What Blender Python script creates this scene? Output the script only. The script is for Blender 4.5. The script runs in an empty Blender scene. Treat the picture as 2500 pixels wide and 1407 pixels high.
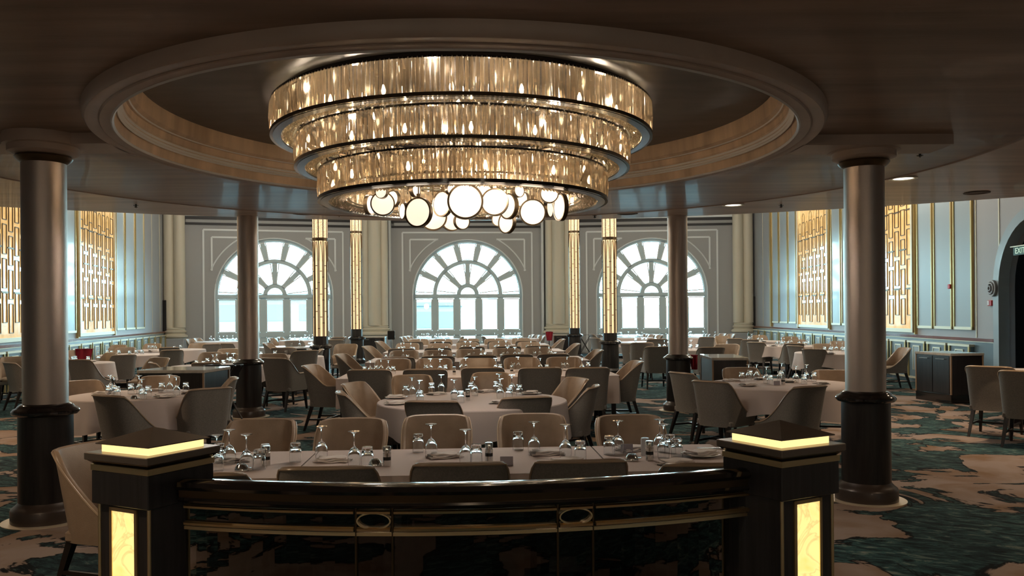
import bpy, math, random
from mathutils import Vector, Matrix
random.seed(7)
SC = bpy.context.scene
COL = SC.collection
PI = math.pi
R = math.radians
# ------------------------------------------------------------------ camera model
FPX, CX, CY, HC, ROLL = 2040.0, 1250.0, 769.5, 1.65, R(0.46)
cr, sr = math.cos(ROLL), math.sin(ROLL)
def ray(px, py):
    a, b = (px-CX)/FPX, -(py-CY)/FPX          # right, up per unit depth
    return a*cr+b*sr, -a*sr+b*cr              # dX/dY , dZ/dY
def on_z(px, py, z):                          # point of a horizontal plane seen at that place of the photo
    x, zz = ray(px, py)
    Y = (z-HC)/zz
    return Vector((x*Y, Y, z))
def at_y(px, py, Y):
    x, zz = ray(px, py)
    return Vector((x*Y, Y, HC+zz*Y))

# ------------------------------------------------------------------ materials
MATS = {}
def nn(nt, t, **kw):
    n = nt.nodes.new(t)
    for k, v in kw.items():
        if k in n.inputs.keys(): n.inputs[k].default_value = v
        else: setattr(n, k, v)
    return n
def pm(name, col, rough=.5, metal=0., emit=None, es=0., coat=0., spec=.5, var=0., vscale=8., bump=0., bscale=60., stretch=(1,1,1), sheen=0.):
    m = bpy.data.materials.new(name); m.use_nodes = True
    nt = m.node_tree; b = nt.nodes['Principled BSDF']; L = nt.links
    b.inputs['Base Color'].default_value = (*col, 1); b.inputs['Roughness'].default_value = rough
    b.inputs['Metallic'].default_value = metal; b.inputs['Coat Weight'].default_value = coat
    b.inputs['Coat Roughness'].default_value = .06
    b.inputs['Specular IOR Level'].default_value = spec
    if sheen: b.inputs['Sheen Weight'].default_value = sheen
    if emit: b.inputs['Emission Color'].default_value = (*emit, 1); b.inputs['Emission Strength'].default_value = es
    if var or bump:
        tc = nn(nt, 'ShaderNodeTexCoord'); mp = nn(nt, 'ShaderNodeMapping'); mp.inputs['Scale'].default_value = stretch
        L.new(tc.outputs['Object'], mp.inputs[0])
    if var:
        n = nn(nt, 'ShaderNodeTexNoise', Scale=vscale, Detail=5.); L.new(mp.outputs[0], n.inputs['Vector'])
        r = nn(nt, 'ShaderNodeValToRGB')
        r.color_ramp.elements[0].position = .3; r.color_ramp.elements[1].position = .7
        r.color_ramp.elements[0].color = (*[c*(1-var) for c in col], 1)
        r.color_ramp.elements[1].color = (*[min(1, c*(1+var)) for c in col], 1)
        L.new(n.outputs[0], r.inputs[0]); L.new(r.outputs[0], b.inputs['Base Color'])
    if bump:
        n2 = nn(nt, 'ShaderNodeTexNoise', Scale=bscale, Detail=3.); L.new(mp.outputs[0], n2.inputs['Vector'])
        bp = nn(nt, 'ShaderNodeBump', Strength=bump, Distance=.01); L.new(n2.outputs[0], bp.inputs['Height'])
        L.new(bp.outputs[0], b.inputs['Normal'])
    MATS[name] = m
    return m
pm('ceiling_lacquer', (.27,.178,.128), .46, var=.30, vscale=1.6, stretch=(.35,3.,1), coat=.06, bump=.25, bscale=7)
pm('ceiling_outer', (.45,.355,.295), .42, var=.22, vscale=1.4, stretch=(.4,3.,1), coat=.12, bump=.25, bscale=6)
pm('ring_paint', (.42,.32,.26), .45, var=.12, vscale=2., stretch=(1,1,1))
pm('bead_light', (.62,.60,.58), .35)
pm('recess_wood', (.50,.36,.25), .38, var=.25, vscale=3., stretch=(2.,2.,.25))
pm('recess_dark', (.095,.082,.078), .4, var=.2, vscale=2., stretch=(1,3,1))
pm('shaft_bronze', (.52,.44,.39), .36, 0.85, bump=.15, bscale=200)
pm('black_lacquer', (.012,.010,.010), .12, coat=.6)
pm('black_wood', (.020,.017,.016), .32, var=.4, vscale=6, stretch=(6,6,.5))
pm('plinth_wood', (.05,.035,.028), .35, coat=.2)
pm('floor_ring_metal', (.70,.60,.45), .4, .3)
pm('cream_paint', (.62,.57,.45), .45)
pm('wall_greige', (.36,.365,.36), .6)
pm('wall_grey', (.37,.39,.41), .45, spec=.6)
pm('wall_blue', (.32,.42,.48), .30, spec=.7, coat=.25)
pm('wainscot_blue', (.15,.24,.30), .30, coat=.3)
pm('rail_wood', (.16,.035,.03), .18, coat=.5)
pm('brass_trim', (.62,.47,.20), .28, .75)
pm('brass', (.92,.72,.42), .34, 1.)
pm('champagne', (.72,.68,.52), .35, .35)
pm('window_flare_paint', (.50,.62,.65), .5)  # grey joinery, tinted cyan to carry the window flare in its colour
pm('window_bead', (.72,.76,.76), .4)
pm('shutter_black', (.01,.01,.012), .5)
pm('chair_fabric', (.225,.205,.185), .85, var=.15, vscale=90, bump=.4, bscale=300, sheen=.15)
pm('chair_leather', (.37,.275,.20), .36, var=.08, vscale=12, bump=.12, bscale=120)
pm('chair_piping', (.50,.38,.27), .28)
pm('chair_leg', (.016,.012,.011), .3)
pm('cloth', (.68,.59,.565), .8, bump=.15, bscale=12)
pm('napkin', (.90,.83,.80), .9, sheen=.4)
pm('plate', (.72,.68,.64), .2, coat=.4)
pm('steel', (.70,.70,.68), .14, 1.)
pm('mill_black', (.01,.01,.01), .25)
pm('mill_wood', (.16,.10,.06), .4)
pm('white_plastic', (.72,.74,.78), .35)
pm('card_lilac', (.40,.37,.42), .3)
pm('stone_top', (.52,.49,.44), .08, coat=.6, var=.12, vscale=14)
pm('cabinet_wood', (.022,.018,.017), .3, var=.4, vscale=4, stretch=(5,5,.4), coat=.25)
pm('edge_oak', (.36,.24,.15), .4)
pm('maroon_cloth', (.28,.004,.02), .8)
pm('black_cloth', (.012,.012,.016), .8)
pm('bulb', (1,.8,.5), .4, emit=(1.,.82,.54), es=19.)
pm('bronze_dark', (.12,.085,.05), .3, .85)
pm('chrome_lip', (.38,.42,.48), .22, .9)
pm('red_box', (.55,.02,.03), .4)
pm('sign_green', (.01,.09,.06), .4)
pm('sign_letter', (.7,.85,.75), .5, emit=(.6,.9,.7), es=.35)
pm('pyramid_metal', (.24,.20,.17), .33, .6)
pm('post_veneer', (.030,.028,.030), .38, var=.35, vscale=5, stretch=(8,8,.4))
pm('bottle_glass', (.02,.05,.03), .08)
pm('speaker_grille', (.11,.085,.07), .7)
pm('downlight_glass', (.5,.5,.5), .2, emit=(1,.9,.78), es=2.2)
pm('hill_veil', (.06,.10,.10), .9, var=.35, vscale=.10)  # hills, buildings and water: pale cyan window bloom put into the base colours
pm('hill_far_veil', (.085,.12,.125), .9, var=.15, vscale=.03)
pm('outside_wall_veil', (.13,.155,.16), .8)
pm('outside_dark_veil', (.065,.095,.10), .5)
pm('outside_water_veil', (.09,.13,.14), .25)
pm('passage_darkness', (.004,.004,.005), .6)  # near-black colour stands in for the unlit passage
pm('front_wall', (.10,.07,.05), .6)

def mk_acrylic():
    m = bpy.data.materials.new('acrylic_glow'); m.use_nodes = True; b = m.node_tree.nodes['Principled BSDF']
    b.inputs['Base Color'].default_value = (.9,.8,.5,1); b.inputs['Roughness'].default_value = .4
    b.inputs['Emission Color'].default_value = (1,.70,.28,1); b.inputs['Emission Strength'].default_value = .85
    MATS['acrylic_glow'] = m
mk_acrylic()
def glow_var(name, c0, c1, s, scale, rough=.2, coat=.5, veins=False, dist=1.2, det=6., metalspec=.5):
    m = bpy.data.materials.new(name); m.use_nodes = True; nt = m.node_tree; L = nt.links; b = nt.nodes['Principled BSDF']
    tc = nn(nt, 'ShaderNodeTexCoord'); n = nn(nt, 'ShaderNodeTexNoise', Scale=scale, Detail=det, Distortion=dist)
    L.new(tc.outputs['Object'], n.inputs['Vector'])
    r = nn(nt, 'ShaderNodeValToRGB'); e = r.color_ramp.elements
    e[0].position = .32; e[0].color = (*c0, 1); e[1].position = .62; e[1].color = (*c1, 1)
    if veins:
        v = e.new(.5); v.color = (*[c*.72 for c in c1], 1); v2 = e.new(.47); v2.color = (*c1, 1); v3 = e.new(.53); v3.color = (*c1, 1)
    L.new(n.outputs[0], r.inputs[0]); L.new(r.outputs[0], b.inputs['Base Color']); L.new(r.outputs[0], b.inputs['Emission Color'])
    b.inputs['Emission Strength'].default_value = s; b.inputs['Roughness'].default_value = rough; b.inputs['Coat Weight'].default_value = coat
    b.inputs['Coat Roughness'].default_value = .03
    MATS[name] = m
glow_var('onyx_glow', (.95,.60,.17), (1.,.72,.26), 0.80, 5., veins=True)
glow_var('gold_panel', (.62,.38,.13), (.78,.52,.22), .44, 2.2, rough=.14, coat=.45, det=8.)
glow_var('lantern_glow', (1.,.66,.34), (1.,.74,.44), .66, 2.)
glow_var('lantern_glow_upper', (.55,.36,.18), (1.,.74,.46), .60, 55., dist=0, det=1.)
glow_var('disc_glow', (1.,.80,.60), (1.,.86,.68), .60, .8, rough=.4, coat=0)

def mk_glass():
    for name, tint, refl, rough, base in (('table_glass', (.96,.98,.98), .60, .02, .13), ('pane_glass', (.93,.99,.99), .25, .0, .03),
                                    ('screen_glass', (.20,.19,.19), .35, .01, .03)):
        m = bpy.data.materials.new(name); m.use_nodes = True; nt = m.node_tree; L = nt.links
        nt.nodes.remove(nt.nodes['Principled BSDF']); out = nt.nodes['Material Output']
        t = nn(nt, 'ShaderNodeBsdfTransparent', Color=(*tint, 1)); g = nn(nt, 'ShaderNodeBsdfGlossy', Color=(1,1,1,1), Roughness=rough)
        lw = nn(nt, 'ShaderNodeLayerWeight', Blend=refl); mx = nn(nt, 'ShaderNodeMixShader')
        mr = nn(nt, 'ShaderNodeMapRange'); mr.inputs[3].default_value = base; mr.inputs[4].default_value = .85
        L.new(lw.outputs['Fresnel' if name != 'table_glass' else 'Facing'], mr.inputs[0]); L.new(mr.outputs[0], mx.inputs[0])
        L.new(t.outputs[0], mx.inputs[1]); L.new(g.outputs[0], mx.inputs[2]); L.new(mx.outputs[0], out.inputs[0])
        MATS[name] = m
    m = bpy.data.materials.new('crystal'); m.use_nodes = True; nt = m.node_tree; L = nt.links
    nt.nodes.remove(nt.nodes['Principled BSDF']); out = nt.nodes['Material Output']
    t = nn(nt, 'ShaderNodeBsdfTransparent', Color=(.93,.86,.76,1)); g = nn(nt, 'ShaderNodeBsdfGlossy', Color=(1.,.95,.88,1), Roughness=.07)
    tr = nn(nt, 'ShaderNodeBsdfTranslucent', Color=(.90,.77,.60,1))
    m1 = nn(nt, 'ShaderNodeMixShader', Fac=.17); m2 = nn(nt, 'ShaderNodeMixShader', Fac=.42)
    L.new(g.outputs[0], m1.inputs[1]); L.new(tr.outputs[0], m1.inputs[2])
    L.new(m1.outputs[0], m2.inputs[1]); L.new(t.outputs[0], m2.inputs[2]); L.new(m2.outputs[0], out.inputs[0])
    MATS['crystal'] = m
mk_glass()
m = bpy.data.materials.new('table_glass'); m.use_nodes = True; b = m.node_tree.nodes['Principled BSDF']
b.inputs['Base Color'].default_value = (.97,.99,1,1); b.inputs['Roughness'].default_value = .0; b.inputs['Transmission Weight'].default_value = 1.; b.inputs['IOR'].default_value = 1.5; MATS['table_glass'] = m
def mk_carpet():
    m = bpy.data.materials.new('carpet'); m.use_nodes = True; nt = m.node_tree; L = nt.links; b = nt.nodes['Principled BSDF']
    tc = nn(nt, 'ShaderNodeTexCoord'); mp = nn(nt, 'ShaderNodeMapping'); mp.inputs['Rotation'].default_value = (0,0,.5)
    L.new(tc.outputs['Object'], mp.inputs[0])
    def ramp(src, pts):
        r = nn(nt, 'ShaderNodeValToRGB'); e = r.color_ramp.elements
        while len(e) < len(pts): e.new(.5)
        for k, (p, c) in enumerate(pts): e[k].position = p; e[k].color = (*c, 1)
        L.new(src, r.inputs[0]); return r.outputs[0]
    def noise(sc, det, dist, vec=None, rough=.5):
        n = nn(nt, 'ShaderNodeTexNoise', Scale=sc, Detail=det, Distortion=dist, Roughness=rough); L.new(vec or mp.outputs[0], n.inputs['Vector']); return n.outputs[0]
    mp2 = nn(nt, 'ShaderNodeMapping'); mp2.inputs['Scale'].default_value = (1,2.6,1); L.new(mp.outputs[0], mp2.inputs[0])
    W, K = (1,1,1), (0,0,0)
    patch = ramp(noise(.78, 9., 1.2, None, .56), [(.515, K), (.525, W)])                 # pale stone shapes
    edge = ramp(noise(.78, 9., 1.2, None, .56), [(.495, K), (.505, W), (.52, W), (.53, K)])
    tex = ramp(noise(5.2, 10., .9, mp2.outputs[0], .72), [(.34, (.010,.013,.016)), (.46, (.025,.050,.056)), (.55, (.05,.125,.13)), (.64, (.22,.27,.24))])
    dark = ramp(noise(.45, 3., .5), [(.42, K), (.60, W)])
    sand = ramp(noise(1.5, 6., .6), [(.35, (.24,.155,.10)), (.60, (.35,.28,.25))])
    def mix(f, a, c):
        x = nn(nt, 'ShaderNodeMix', data_type='RGBA'); L.new(f, x.inputs[0])
        for s, v in ((6, a), (7, c)):
            if isinstance(v, tuple): x.inputs[s].default_value = (*v, 1)
            else: L.new(v, x.inputs[s])
        return x.outputs[2]
    c1 = mix(dark, tex, (.012,.016,.020))
    x = nn(nt, 'ShaderNodeMix', data_type='RGBA'); x.inputs[0].default_value = .55; L.new(tex, x.inputs[6]); L.new(c1, x.inputs[7])
    c2 = mix(edge, x.outputs[2], (.010,.012,.014)); c3 = mix(patch, c2, sand)
    L.new(c3, b.inputs['Base Color']); b.inputs['Roughness'].default_value = .95; b.inputs['Specular IOR Level'].default_value = .1
    MATS['carpet'] = m
mk_carpet()

# ------------------------------------------------------------------ mesh helpers
class MB:
    def __init__(s): s.v = []; s.f = []; s.m = []
    def add(s, vs, fs, mi=0, M=None):
        o = len(s.v)
        s.v += [tuple(M @ Vector(v)) if M is not None else tuple(v) for v in vs]
        s.f += [tuple(i+o for i in f) for f in fs]; s.m += [mi]*len(fs); return s
    def box(s, x0, x1, y0, y1, z0, z1, mi=0, M=None):
        vs = [(x0,y0,z0),(x1,y0,z0),(x1,y1,z0),(x0,y1,z0),(x0,y0,z1),(x1,y0,z1),(x1,y1,z1),(x0,y1,z1)]
        return s.add(vs, [(0,3,2,1),(4,5,6,7),(0,1,5,4),(1,2,6,5),(2,3,7,6),(3,0,4,7)], mi, M)
    def bbox(s, x0, x1, y0, y1, z0, z1, c=.01, mi=0, M=None):       # box with chamfered edges
        vs, fs = [], []
        rings = [(c,z0),(0,z0+c),(0,z1-c),(c,z1)]
        for (d, z) in rings:
            k = c
            a0, a1, b0, b1 = x0+d, x1-d, y0+d, y1-d
            vs += [(a0+k,b0,z),(a1-k,b0,z),(a1,b0+k,z),(a1,b1-k,z),(a1-k,b1,z),(a0+k,b1,z),(a0,b1-k,z),(a0,b0+k,z)]
        for r_ in range(3):
            for i in range(8):
                j = (i+1) % 8; fs.append((r_*8+i, r_*8+j, r_*8+8+j, r_*8+8+i))
        fs.append(tuple(range(7,-1,-1))); fs.append(tuple(range(24,32)))
        return s.add(vs, fs, mi, M)
    def lathe(s, prof, n=32, mi=0, M=None, a0=0, a1=2*PI, caps=True):
        full = abs(a1-a0-2*PI) < 1e-6; k = n if full else n+1
        vs = [(r*math.cos(a0+(a1-a0)*i/n), r*math.sin(a0+(a1-a0)*i/n), z) for (r, z) in prof for i in range(k)]
        fs = []
        for p in range(len(prof)-1):
            for i in range(n):
                j = (i+1) % k; fs.append((p*k+i, p*k+j, (p+1)*k+j, (p+1)*k+i))
        if full and caps:
            if prof[0][0] > 1e-6: fs.append(tuple(range(k-1,-1,-1)))
            if prof[-1][0] > 1e-6: fs.append(tuple((len(prof)-1)*k+i for i in range(k)))
        return s.add(vs, fs, mi, M)
    def tube(s, pts, r, n=8, mi=0, closed=False, M=None, up=None):
        pts = [Vector(p) for p in pts]; vs = []; N = len(pts)
        rr = r if isinstance(r, (list, tuple)) else [r]*N
        for i, p in enumerate(pts):
            a = pts[(i-1) % N] if (closed or i > 0) else p; b = pts[(i+1) % N] if (closed or i < N-1) else p
            d = (b-a).normalized(); u = Vector((0,0,1)) if up is None else Vector(up)
            if abs(d.dot(u)) > .97: u = Vector((1,0,0))
            x = d.cross(u).normalized(); y = x.cross(d)
            vs += [p+(x*math.cos(2*PI*k/n)+y*math.sin(2*PI*k/n))*rr[i] for k in range(n)]
        fs = []
        for i in range(N if closed else N-1):
            j = (i+1) % N
            for k in range(n):
                l = (k+1) % n; fs.append((i*n+k, i*n+l, j*n+l, j*n+k))
        if not closed: fs += [tuple(range(n-1,-1,-1)), tuple((N-1)*n+k for k in range(n))]
        return s.add(vs, fs, mi, M)
    def grid(s, rows, mi=0, M=None, loop=False):
        n = len(rows[0]); vs = [p for r_ in rows for p in r_]; fs = []
        for i in range(len(rows)-1):
            for j in range(n if loop else n-1):
                k = (j+1) % n; fs.append((i*n+j, i*n+k, (i+1)*n+k, (i+1)*n+j))
        return s.add(vs, fs, mi, M)
    def prism(s, poly, z0, z1, mi=0, M=None):
        n = len(poly); vs = [(x,y,z0) for x, y in poly]+[(x,y,z1) for x, y in poly]
        fs = [tuple(range(n-1,-1,-1)), tuple(range(n,2*n))]+[(i,(i+1)%n,n+(i+1)%n,n+i) for i in range(n)]
        return s.add(vs, fs, mi, M)
    def merge(s, o, mi=0): return s.add(o.v, o.f, mi)
    def mesh(s, name, mats, smooth=True):
        me = bpy.data.meshes.new(name); me.from_pydata(s.v, [], s.f)
        for m_ in (mats if isinstance(mats, (list, tuple)) else [mats]): me.materials.append(MATS[m_])
        me.polygons.foreach_set('material_index', s.m); me.validate(); me.update()
        if smooth:
            me.polygons.foreach_set('use_smooth', [True]*len(me.polygons))
            try: me.set_sharp_from_angle(angle=R(38))
            except Exception: pass
        return me
def link(name, me, parent=None, loc=None, rz=0):
    o = bpy.data.objects.new(name, me); COL.objects.link(o)
    if parent: o.parent = parent
    if loc is not None: o.location = loc
    if rz: o.rotation_euler = (0,0,rz)
    return o
def part(name, mb, mat, parent=None, loc=None, rz=0, smooth=True): return link(name, mb.mesh(name, mat, smooth), parent, loc, rz)
def tag(o, label, cat, group=None):
    o['label'] = label; o['category'] = cat
    if group: o['group'] = group
    return o
def thing(name, label, cat, loc=(0,0,0), rz=0, group=None):
    o = bpy.data.objects.new(name, None); COL.objects.link(o); o.location = loc; o.rotation_euler = (0,0,rz)
    o.empty_display_size = .1
    return tag(o, label, cat, group)
def struct(o): o['kind'] = 'structure'; return o
def copy_tree(o, parent=None):
    c = o.copy(); COL.objects.link(c)
    if parent: c.parent = parent
    for ch in o.children: copy_tree(ch, c)
    return c
ORD = ['first','second','third','fourth','fifth','sixth','seventh','eighth','ninth','tenth','eleventh','twelfth','thirteenth','fourteenth','fifteenth','sixteenth']
def Tm(x=0,y=0,z=0,rz=0,rx=0,ry=0): return Matrix.Translation((x,y,z)) @ Matrix.Rotation(rz,4,'Z') @ Matrix.Rotation(ry,4,'Y') @ Matrix.Rotation(rx,4,'X')

# ------------------------------------------------------------------ the room shell
C0 = Vector((-.40, 7.11, 0))                 # centre of the ceiling ring and chandelier
J = [Vector((-13.97,33.55,0)), Vector((-5.87,35.72,0)), Vector((1.99,36.27,0)), Vector((10.27,35.55,0))]
LW0 = J[0]; LW1 = Vector((-10.6,17.3,0)); ld = (LW1-LW0).normalized(); LWE = LW0+ld*40
RW0 = J[3]; RW1 = Vector((9.35,16.0,0)); rd = (RW1-RW0).normalized(); RWE = RW0+rd*41
ZHALL, ZOUT, ZSLAB = 6.9, 3.32, 3.15
def far_edge(x): return 14.75-.043*(x+.2)**2
# floor
fl = MB(); fl.add([(-22,-6.5,0),(20,-6.5,0),(20,37.5,0),(-22,37.5,0)], [(0,1,2,3)])
struct(part('floor', fl, 'carpet'))
cu = MB(); cu.add([(-22,7,ZHALL),(20,7,ZHALL),(20,37.5,ZHALL),(-22,37.5,ZHALL)], [(3,2,1,0)])
struct(part('ceiling', cu, 'cream_paint'))
# low ceiling with its curved front edge, a step down, and the moulded ring
def ray_wall(ang):
    d = Vector((math.cos(ang), math.sin(ang), 0)); t = 2.9
    while t < 40:
        p = C0+d*t
        if p.y > far_edge(p.x) or p.y < -6 : break
        lx = LW0.x+(p.y-LW0.y)*ld.x/ld.y; rx = RW0.x+(p.y-RW0.y)*rd.x/rd.y
        if p.x < lx or p.x > rx: break
        t += .02
    return p
NA = 180
angs = [2*PI*i/NA for i in range(NA)]
bd = [ray_wall(a) for a in angs]
oc = MB(); inner = [C0+Vector((math.cos(a), math.sin(a), 0))*2.75 for a in angs]
oc.grid([[(p.x,p.y,ZOUT) for p in inner], [(p.x,p.y,ZOUT) for p in bd]], loop=True)
oc.grid([[(p.x,p.y,ZOUT) for p in bd], [(p.x,p.y+.0,ZOUT+.55) for p in bd]], loop=True)
struct(part('ceiling', oc, 'ceiling_outer'))
SCN, SR = Vector((-.5,7.9,0)), 4.95
def ray_circ(a, c, rad):
    d = Vector((math.cos(a), math.sin(a), 0)); q = C0-c; b = q.dot(d); return C0+d*(-b+math.sqrt(b*b-(q.dot(q)-rad*rad)))
sl = MB(); inn = [C0+Vector((math.cos(a), math.sin(a), 0))*2.85 for a in angs]; so = [ray_circ(a, SCN, SR) for a in angs]; so2 = [ray_circ(a, SCN, SR+.05) for a in angs]
sl.grid([[(p.x,p.y,ZSLAB) for p in inn], [(p.x,p.y,ZSLAB) for p in so], [(p.x,p.y,ZSLAB+.02) for p in so2], [(p.x,p.y,ZSLAB+.05) for p in so2], [(p.x,p.y,ZOUT) for p in so2]], loop=True)
struct(part('ceiling', sl, 'ceiling_lacquer'))
eb = MB(); eb.tube([(p.x,p.y,ZSLAB+.012) for p in so2], .020, 6, closed=True); struct(part('trim_80', eb, 'ring_paint'))
fa = MB(); xs = [-11.5+.5*i for i in range(45)]
fa.grid([[(x, far_edge(x)-.02, ZOUT) for x in xs], [(x, far_edge(x)-.02, ZHALL) for x in xs]])
struct(part('wall_balcony', fa, 'wall_greige'))
ring = MB()
ring.lathe([(2.90,3.17),(2.90,3.10),(2.89,3.08),(2.885,3.07),(2.875,3.062),(2.80,3.062),(2.79,3.068),(2.78,3.056),(2.72,3.056),(2.70,3.058),(2.69,3.066),(2.69,3.12)], 128, caps=False)
o = struct(part('trim_1', ring, 'ring_paint', loc=C0))
bead = MB()
for r_, z in ((2.70,3.060),(2.665,3.155),(2.655,3.175),(2.645,3.20),(2.60,3.285)):
    bead.lathe([(r_+.014,z),(r_,z-.013),(r_-.014,z),(r_,z+.013),(r_+.014,z)], 128, caps=False)
o2 = struct(part('trim_2', bead, 'bead_light', loc=C0))
wd = MB()
wd.lathe([(2.69,3.066),(2.68,3.15),(2.66,3.15),(2.655,3.17),(2.645,3.19),(2.635,3.21),(2.625,3.215),(2.62,3.27),(2.60,3.275),(2.575,3.29),(2.56,3.30),(2.55,3.43)], 128, caps=False)
struct(part('trim_3', wd, 'recess_wood', loc=C0))
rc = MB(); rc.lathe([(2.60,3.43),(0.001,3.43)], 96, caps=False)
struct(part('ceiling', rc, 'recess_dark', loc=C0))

# ------------------------------------------------------------------ walls
def wall_frame(P, Q):
    d = (Q-P); Lh = d.length; d.normalize(); n = Vector((-d.y, d.x, 0))
    M = Matrix(((d.x, n.x, 0, P.x), (d.y, n.y, 0, P.y), (0,0,1,0), (0,0,0,1))); return M, Lh, d, n
def u_of(px, P, d):                                            # where a photo column meets the wall line
    tx = ray(px, 700)[0]                                       # X = tx*Y
    return (tx*P.y-P.x)/(d.x-tx*d.y)
def lit_tracery(w, z0, z1, ncol):
    """metal line pattern of one backlit panel, local x 0..w"""
    m = MB(); th = .008
    cw = w/ncol
    def bar(x0, x1, a, b): m.box(x0, x1, -.022, -.004, a, b)
    for i in range(ncol):
        off = 0 if i % 2 else .45
        x = (i+.5)*cw; hw = cw*.32
        z = z0+.10+off*.5
        top = z1-.9-(0 if i % 2 else .35)
        while z < top:
            h = .62 if (i % 2) else .62
            zz = min(z+h, top)
            bar(x-hw-th, x-hw+th, z, zz); bar(x+hw-th, x+hw+th, z, zz)
            bar(x-hw, x+hw, z-th, z+th); bar(x-hw, x+hw, zz-th, zz+th)
            z = zz+.10
        pts = [(x+hw*math.cos(PI-PI*k/8), -.012, z1-.75+hw*math.sin(PI-PI*k/8)*1.3+(0 if i % 2 else -.3)) for k in range(9)]
        m.tube([(x-hw,-.012,top)]+pts+[(x+hw,-.012,top)], th*.9, 4)
    for k in range(1, 4): 
        for i in range(ncol):
            if (i+k) % 2: bar(i*cw, (i+1)*cw, z0+(z1-z0)*k/4.6, z0+(z1-z0)*k/4.6+.035)
    return m
NTR = [3]
def side_wall(name, P, Q, flip, segs, umax, arch=None):
    """P far corner, Q near end. segs: (kind, px0, px1)"""
    M, Lh, d, n = wall_frame(P, Q)
    s = -1 if flip else 1                    # +n must point into the room
    def MM(u, v, z): return P+d*u+n*(v*s)+Vector((0,0,z))
    def bx(m, u0, u1, v0, v1, z0, z1):
        if u0 > u1: u0, u1 = u1, u0
        c = [MM(u,v,z) for z in (z0,z1) for (u,v) in ((u0,v0),(u1,v0),(u1,v1),(u0,v1))]
        m.add(c, [(0,3,2,1),(4,5,6,7),(0,1,5,4),(1,2,6,5),(2,3,7,6),(3,0,4,7)])
    w = MB()
    if arch:
        a0, a1, zs = arch                     # arched opening between a0..a1, springing at zs
        rad = (a1-a0)/2; uc = (a0+a1)/2
        bx(w, 0, a0, -.25, 0, 0, ZHALL); bx(w, a1, Lh, -.25, 0, 0, ZHALL)
        N = 20
        for k in range(N):
            t0, t1 = PI-PI*k/N, PI-PI*(k+1)/N
            q = [(uc+rad*math.cos(t0), zs+rad*math.sin(t0)), (uc+rad*math.cos(t1), zs+rad*math.sin(t1))]
            vs = [MM(q[0][0],0,q[0][1]), MM(q[1][0],0,q[1][1]), MM(q[1][0],0,ZHALL), MM(q[0][0],0,ZHALL),
                  MM(q[0][0],-.25,q[0][1]), MM(q[1][0],-.25,q[1][1])]
            w.add(vs, [(0,1,2,3),(0,4,5,1)])
    else: bx(w, 0, Lh, -.25, 0, 0, ZHALL)
    struct(part(name, w, 'wall_grey', smooth=False))
    wa = MB(); gold = MB(); cham = MB(); rail = MB(); inn_ = MB()
    a_end = arch[0]-.12 if arch else umax
    bx(wa, .05, a_end, 0, .05, 0, 1.05); bx(rail, .02, a_end+.02, 0, .10, 1.05, 1.11); bx(cham, .02, a_end, 0, .07, 1.03, 1.05)
    # boxed wainscot panels with gilt side edges
    u = .45; k = 0
    while u+1.15 < a_end:
        W_ = .88
        bx(wa, u, u+W_, .05, .13, .12, .96); bx(cham, u-.02, u+W_+.02, .05, .16, .93, .975); bx(cham, u-.02, u+W_+.02, .05, .16, .10, .14)
        for uu in (u-.01, u+W_-.05): bx(gold, uu, uu+.06, .13, .155, .14, .93)
        for uu in (u+.26, u+W_-.30): bx(cham, uu, uu+.035, .13, .145, .30, .84)
        bx(cham, u+.26, u+W_-.265, .13, .145, .84, .87)
        bx(inn_, u+.31, u+W_-.31, .13, .14, .3, .83)
        u += 1.02
    struct(part('trim_%d' % NTR[0], wa, 'wainscot_blue', smooth=False)); NTR[0] += 1
    struct(part('trim_%d' % NTR[0], rail, 'rail_wood', smooth=False)); NTR[0] += 1
    struct(part('trim_%d' % NTR[0], inn_, 'wall_blue', smooth=False)); NTR[0] += 1
    panels = MB(); lits = []
    for (kind, p0, p1) in segs:
        u0, u1 = sorted((u_of(p0, P, d), u_of(p1, P, d)))
        if kind == 'pane':
            bx(panels, u0+.05, u1-.05, 0, .03, 1.33, ZHALL-.5)
            bx(cham, u0, u1, 0, .05, 1.27, 1.33)
            for e in (u0, u1-.045): bx(gold, e, e+.045, 0, .05, 1.27, ZHALL-.5)
        elif kind == 'line': bx(cham, u0-.015, u0+.015, 0, .012, 1.12, ZHALL)
        elif kind == 'batten': bx(gold, u0, u1, 0, .07, 1.12, ZHALL-.3)
        elif kind == 'lit':
            bx(cham, u0, u1, 0, .07, 1.16, 1.25)
            for e in (u0, u1-.09): bx(cham, e, e+.09, 0, .09, 1.16, ZHALL-.6)
            for e in (u0-.07, u1+.01): bx(gold, e, e+.06, 0, .06, 1.12, ZHALL-.6)
            lits.append((u0+.09, u1-.09))
    struct(part('trim_%d' % NTR[0], panels, 'wall_blue', smooth=False)); NTR[0] += 1
    struct(part('trim_%d' % NTR[0], gold, 'brass_trim', smooth=False)); NTR[0] += 1
    struct(part('trim_%d' % NTR[0], cham, 'champagne', smooth=False)); NTR[0] += 1
    return lits, MM
def lit_panel(label, MM, u0, u1, ncol):
    z0, z1 = 1.25, 5.6
    a, b = MM(u0,.03,0), MM(u1,.03,0)
    if (b-a).cross(Vector((0,0,1))).dot(MM(0,1,0)-MM(0,0,0)) < 0: a, b = b, a     # local -y looks into the room
    ang = math.atan2((b-a).y, (b-a).x); w = (b-a).length
    t = thing('wall_panel', label, 'wall panel', (a.x, a.y, 0), ang, 'backlit gold glass wall panels')
    g = MB(); g.box(0, w, -.004, .025, z0, z1); part('glass_sheet', g, 'gold_panel', t, smooth=False)
    part('metal_tracery', lit_tracery(w, z0, z1, ncol), 'bronze_dark', t, smooth=False)
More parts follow.
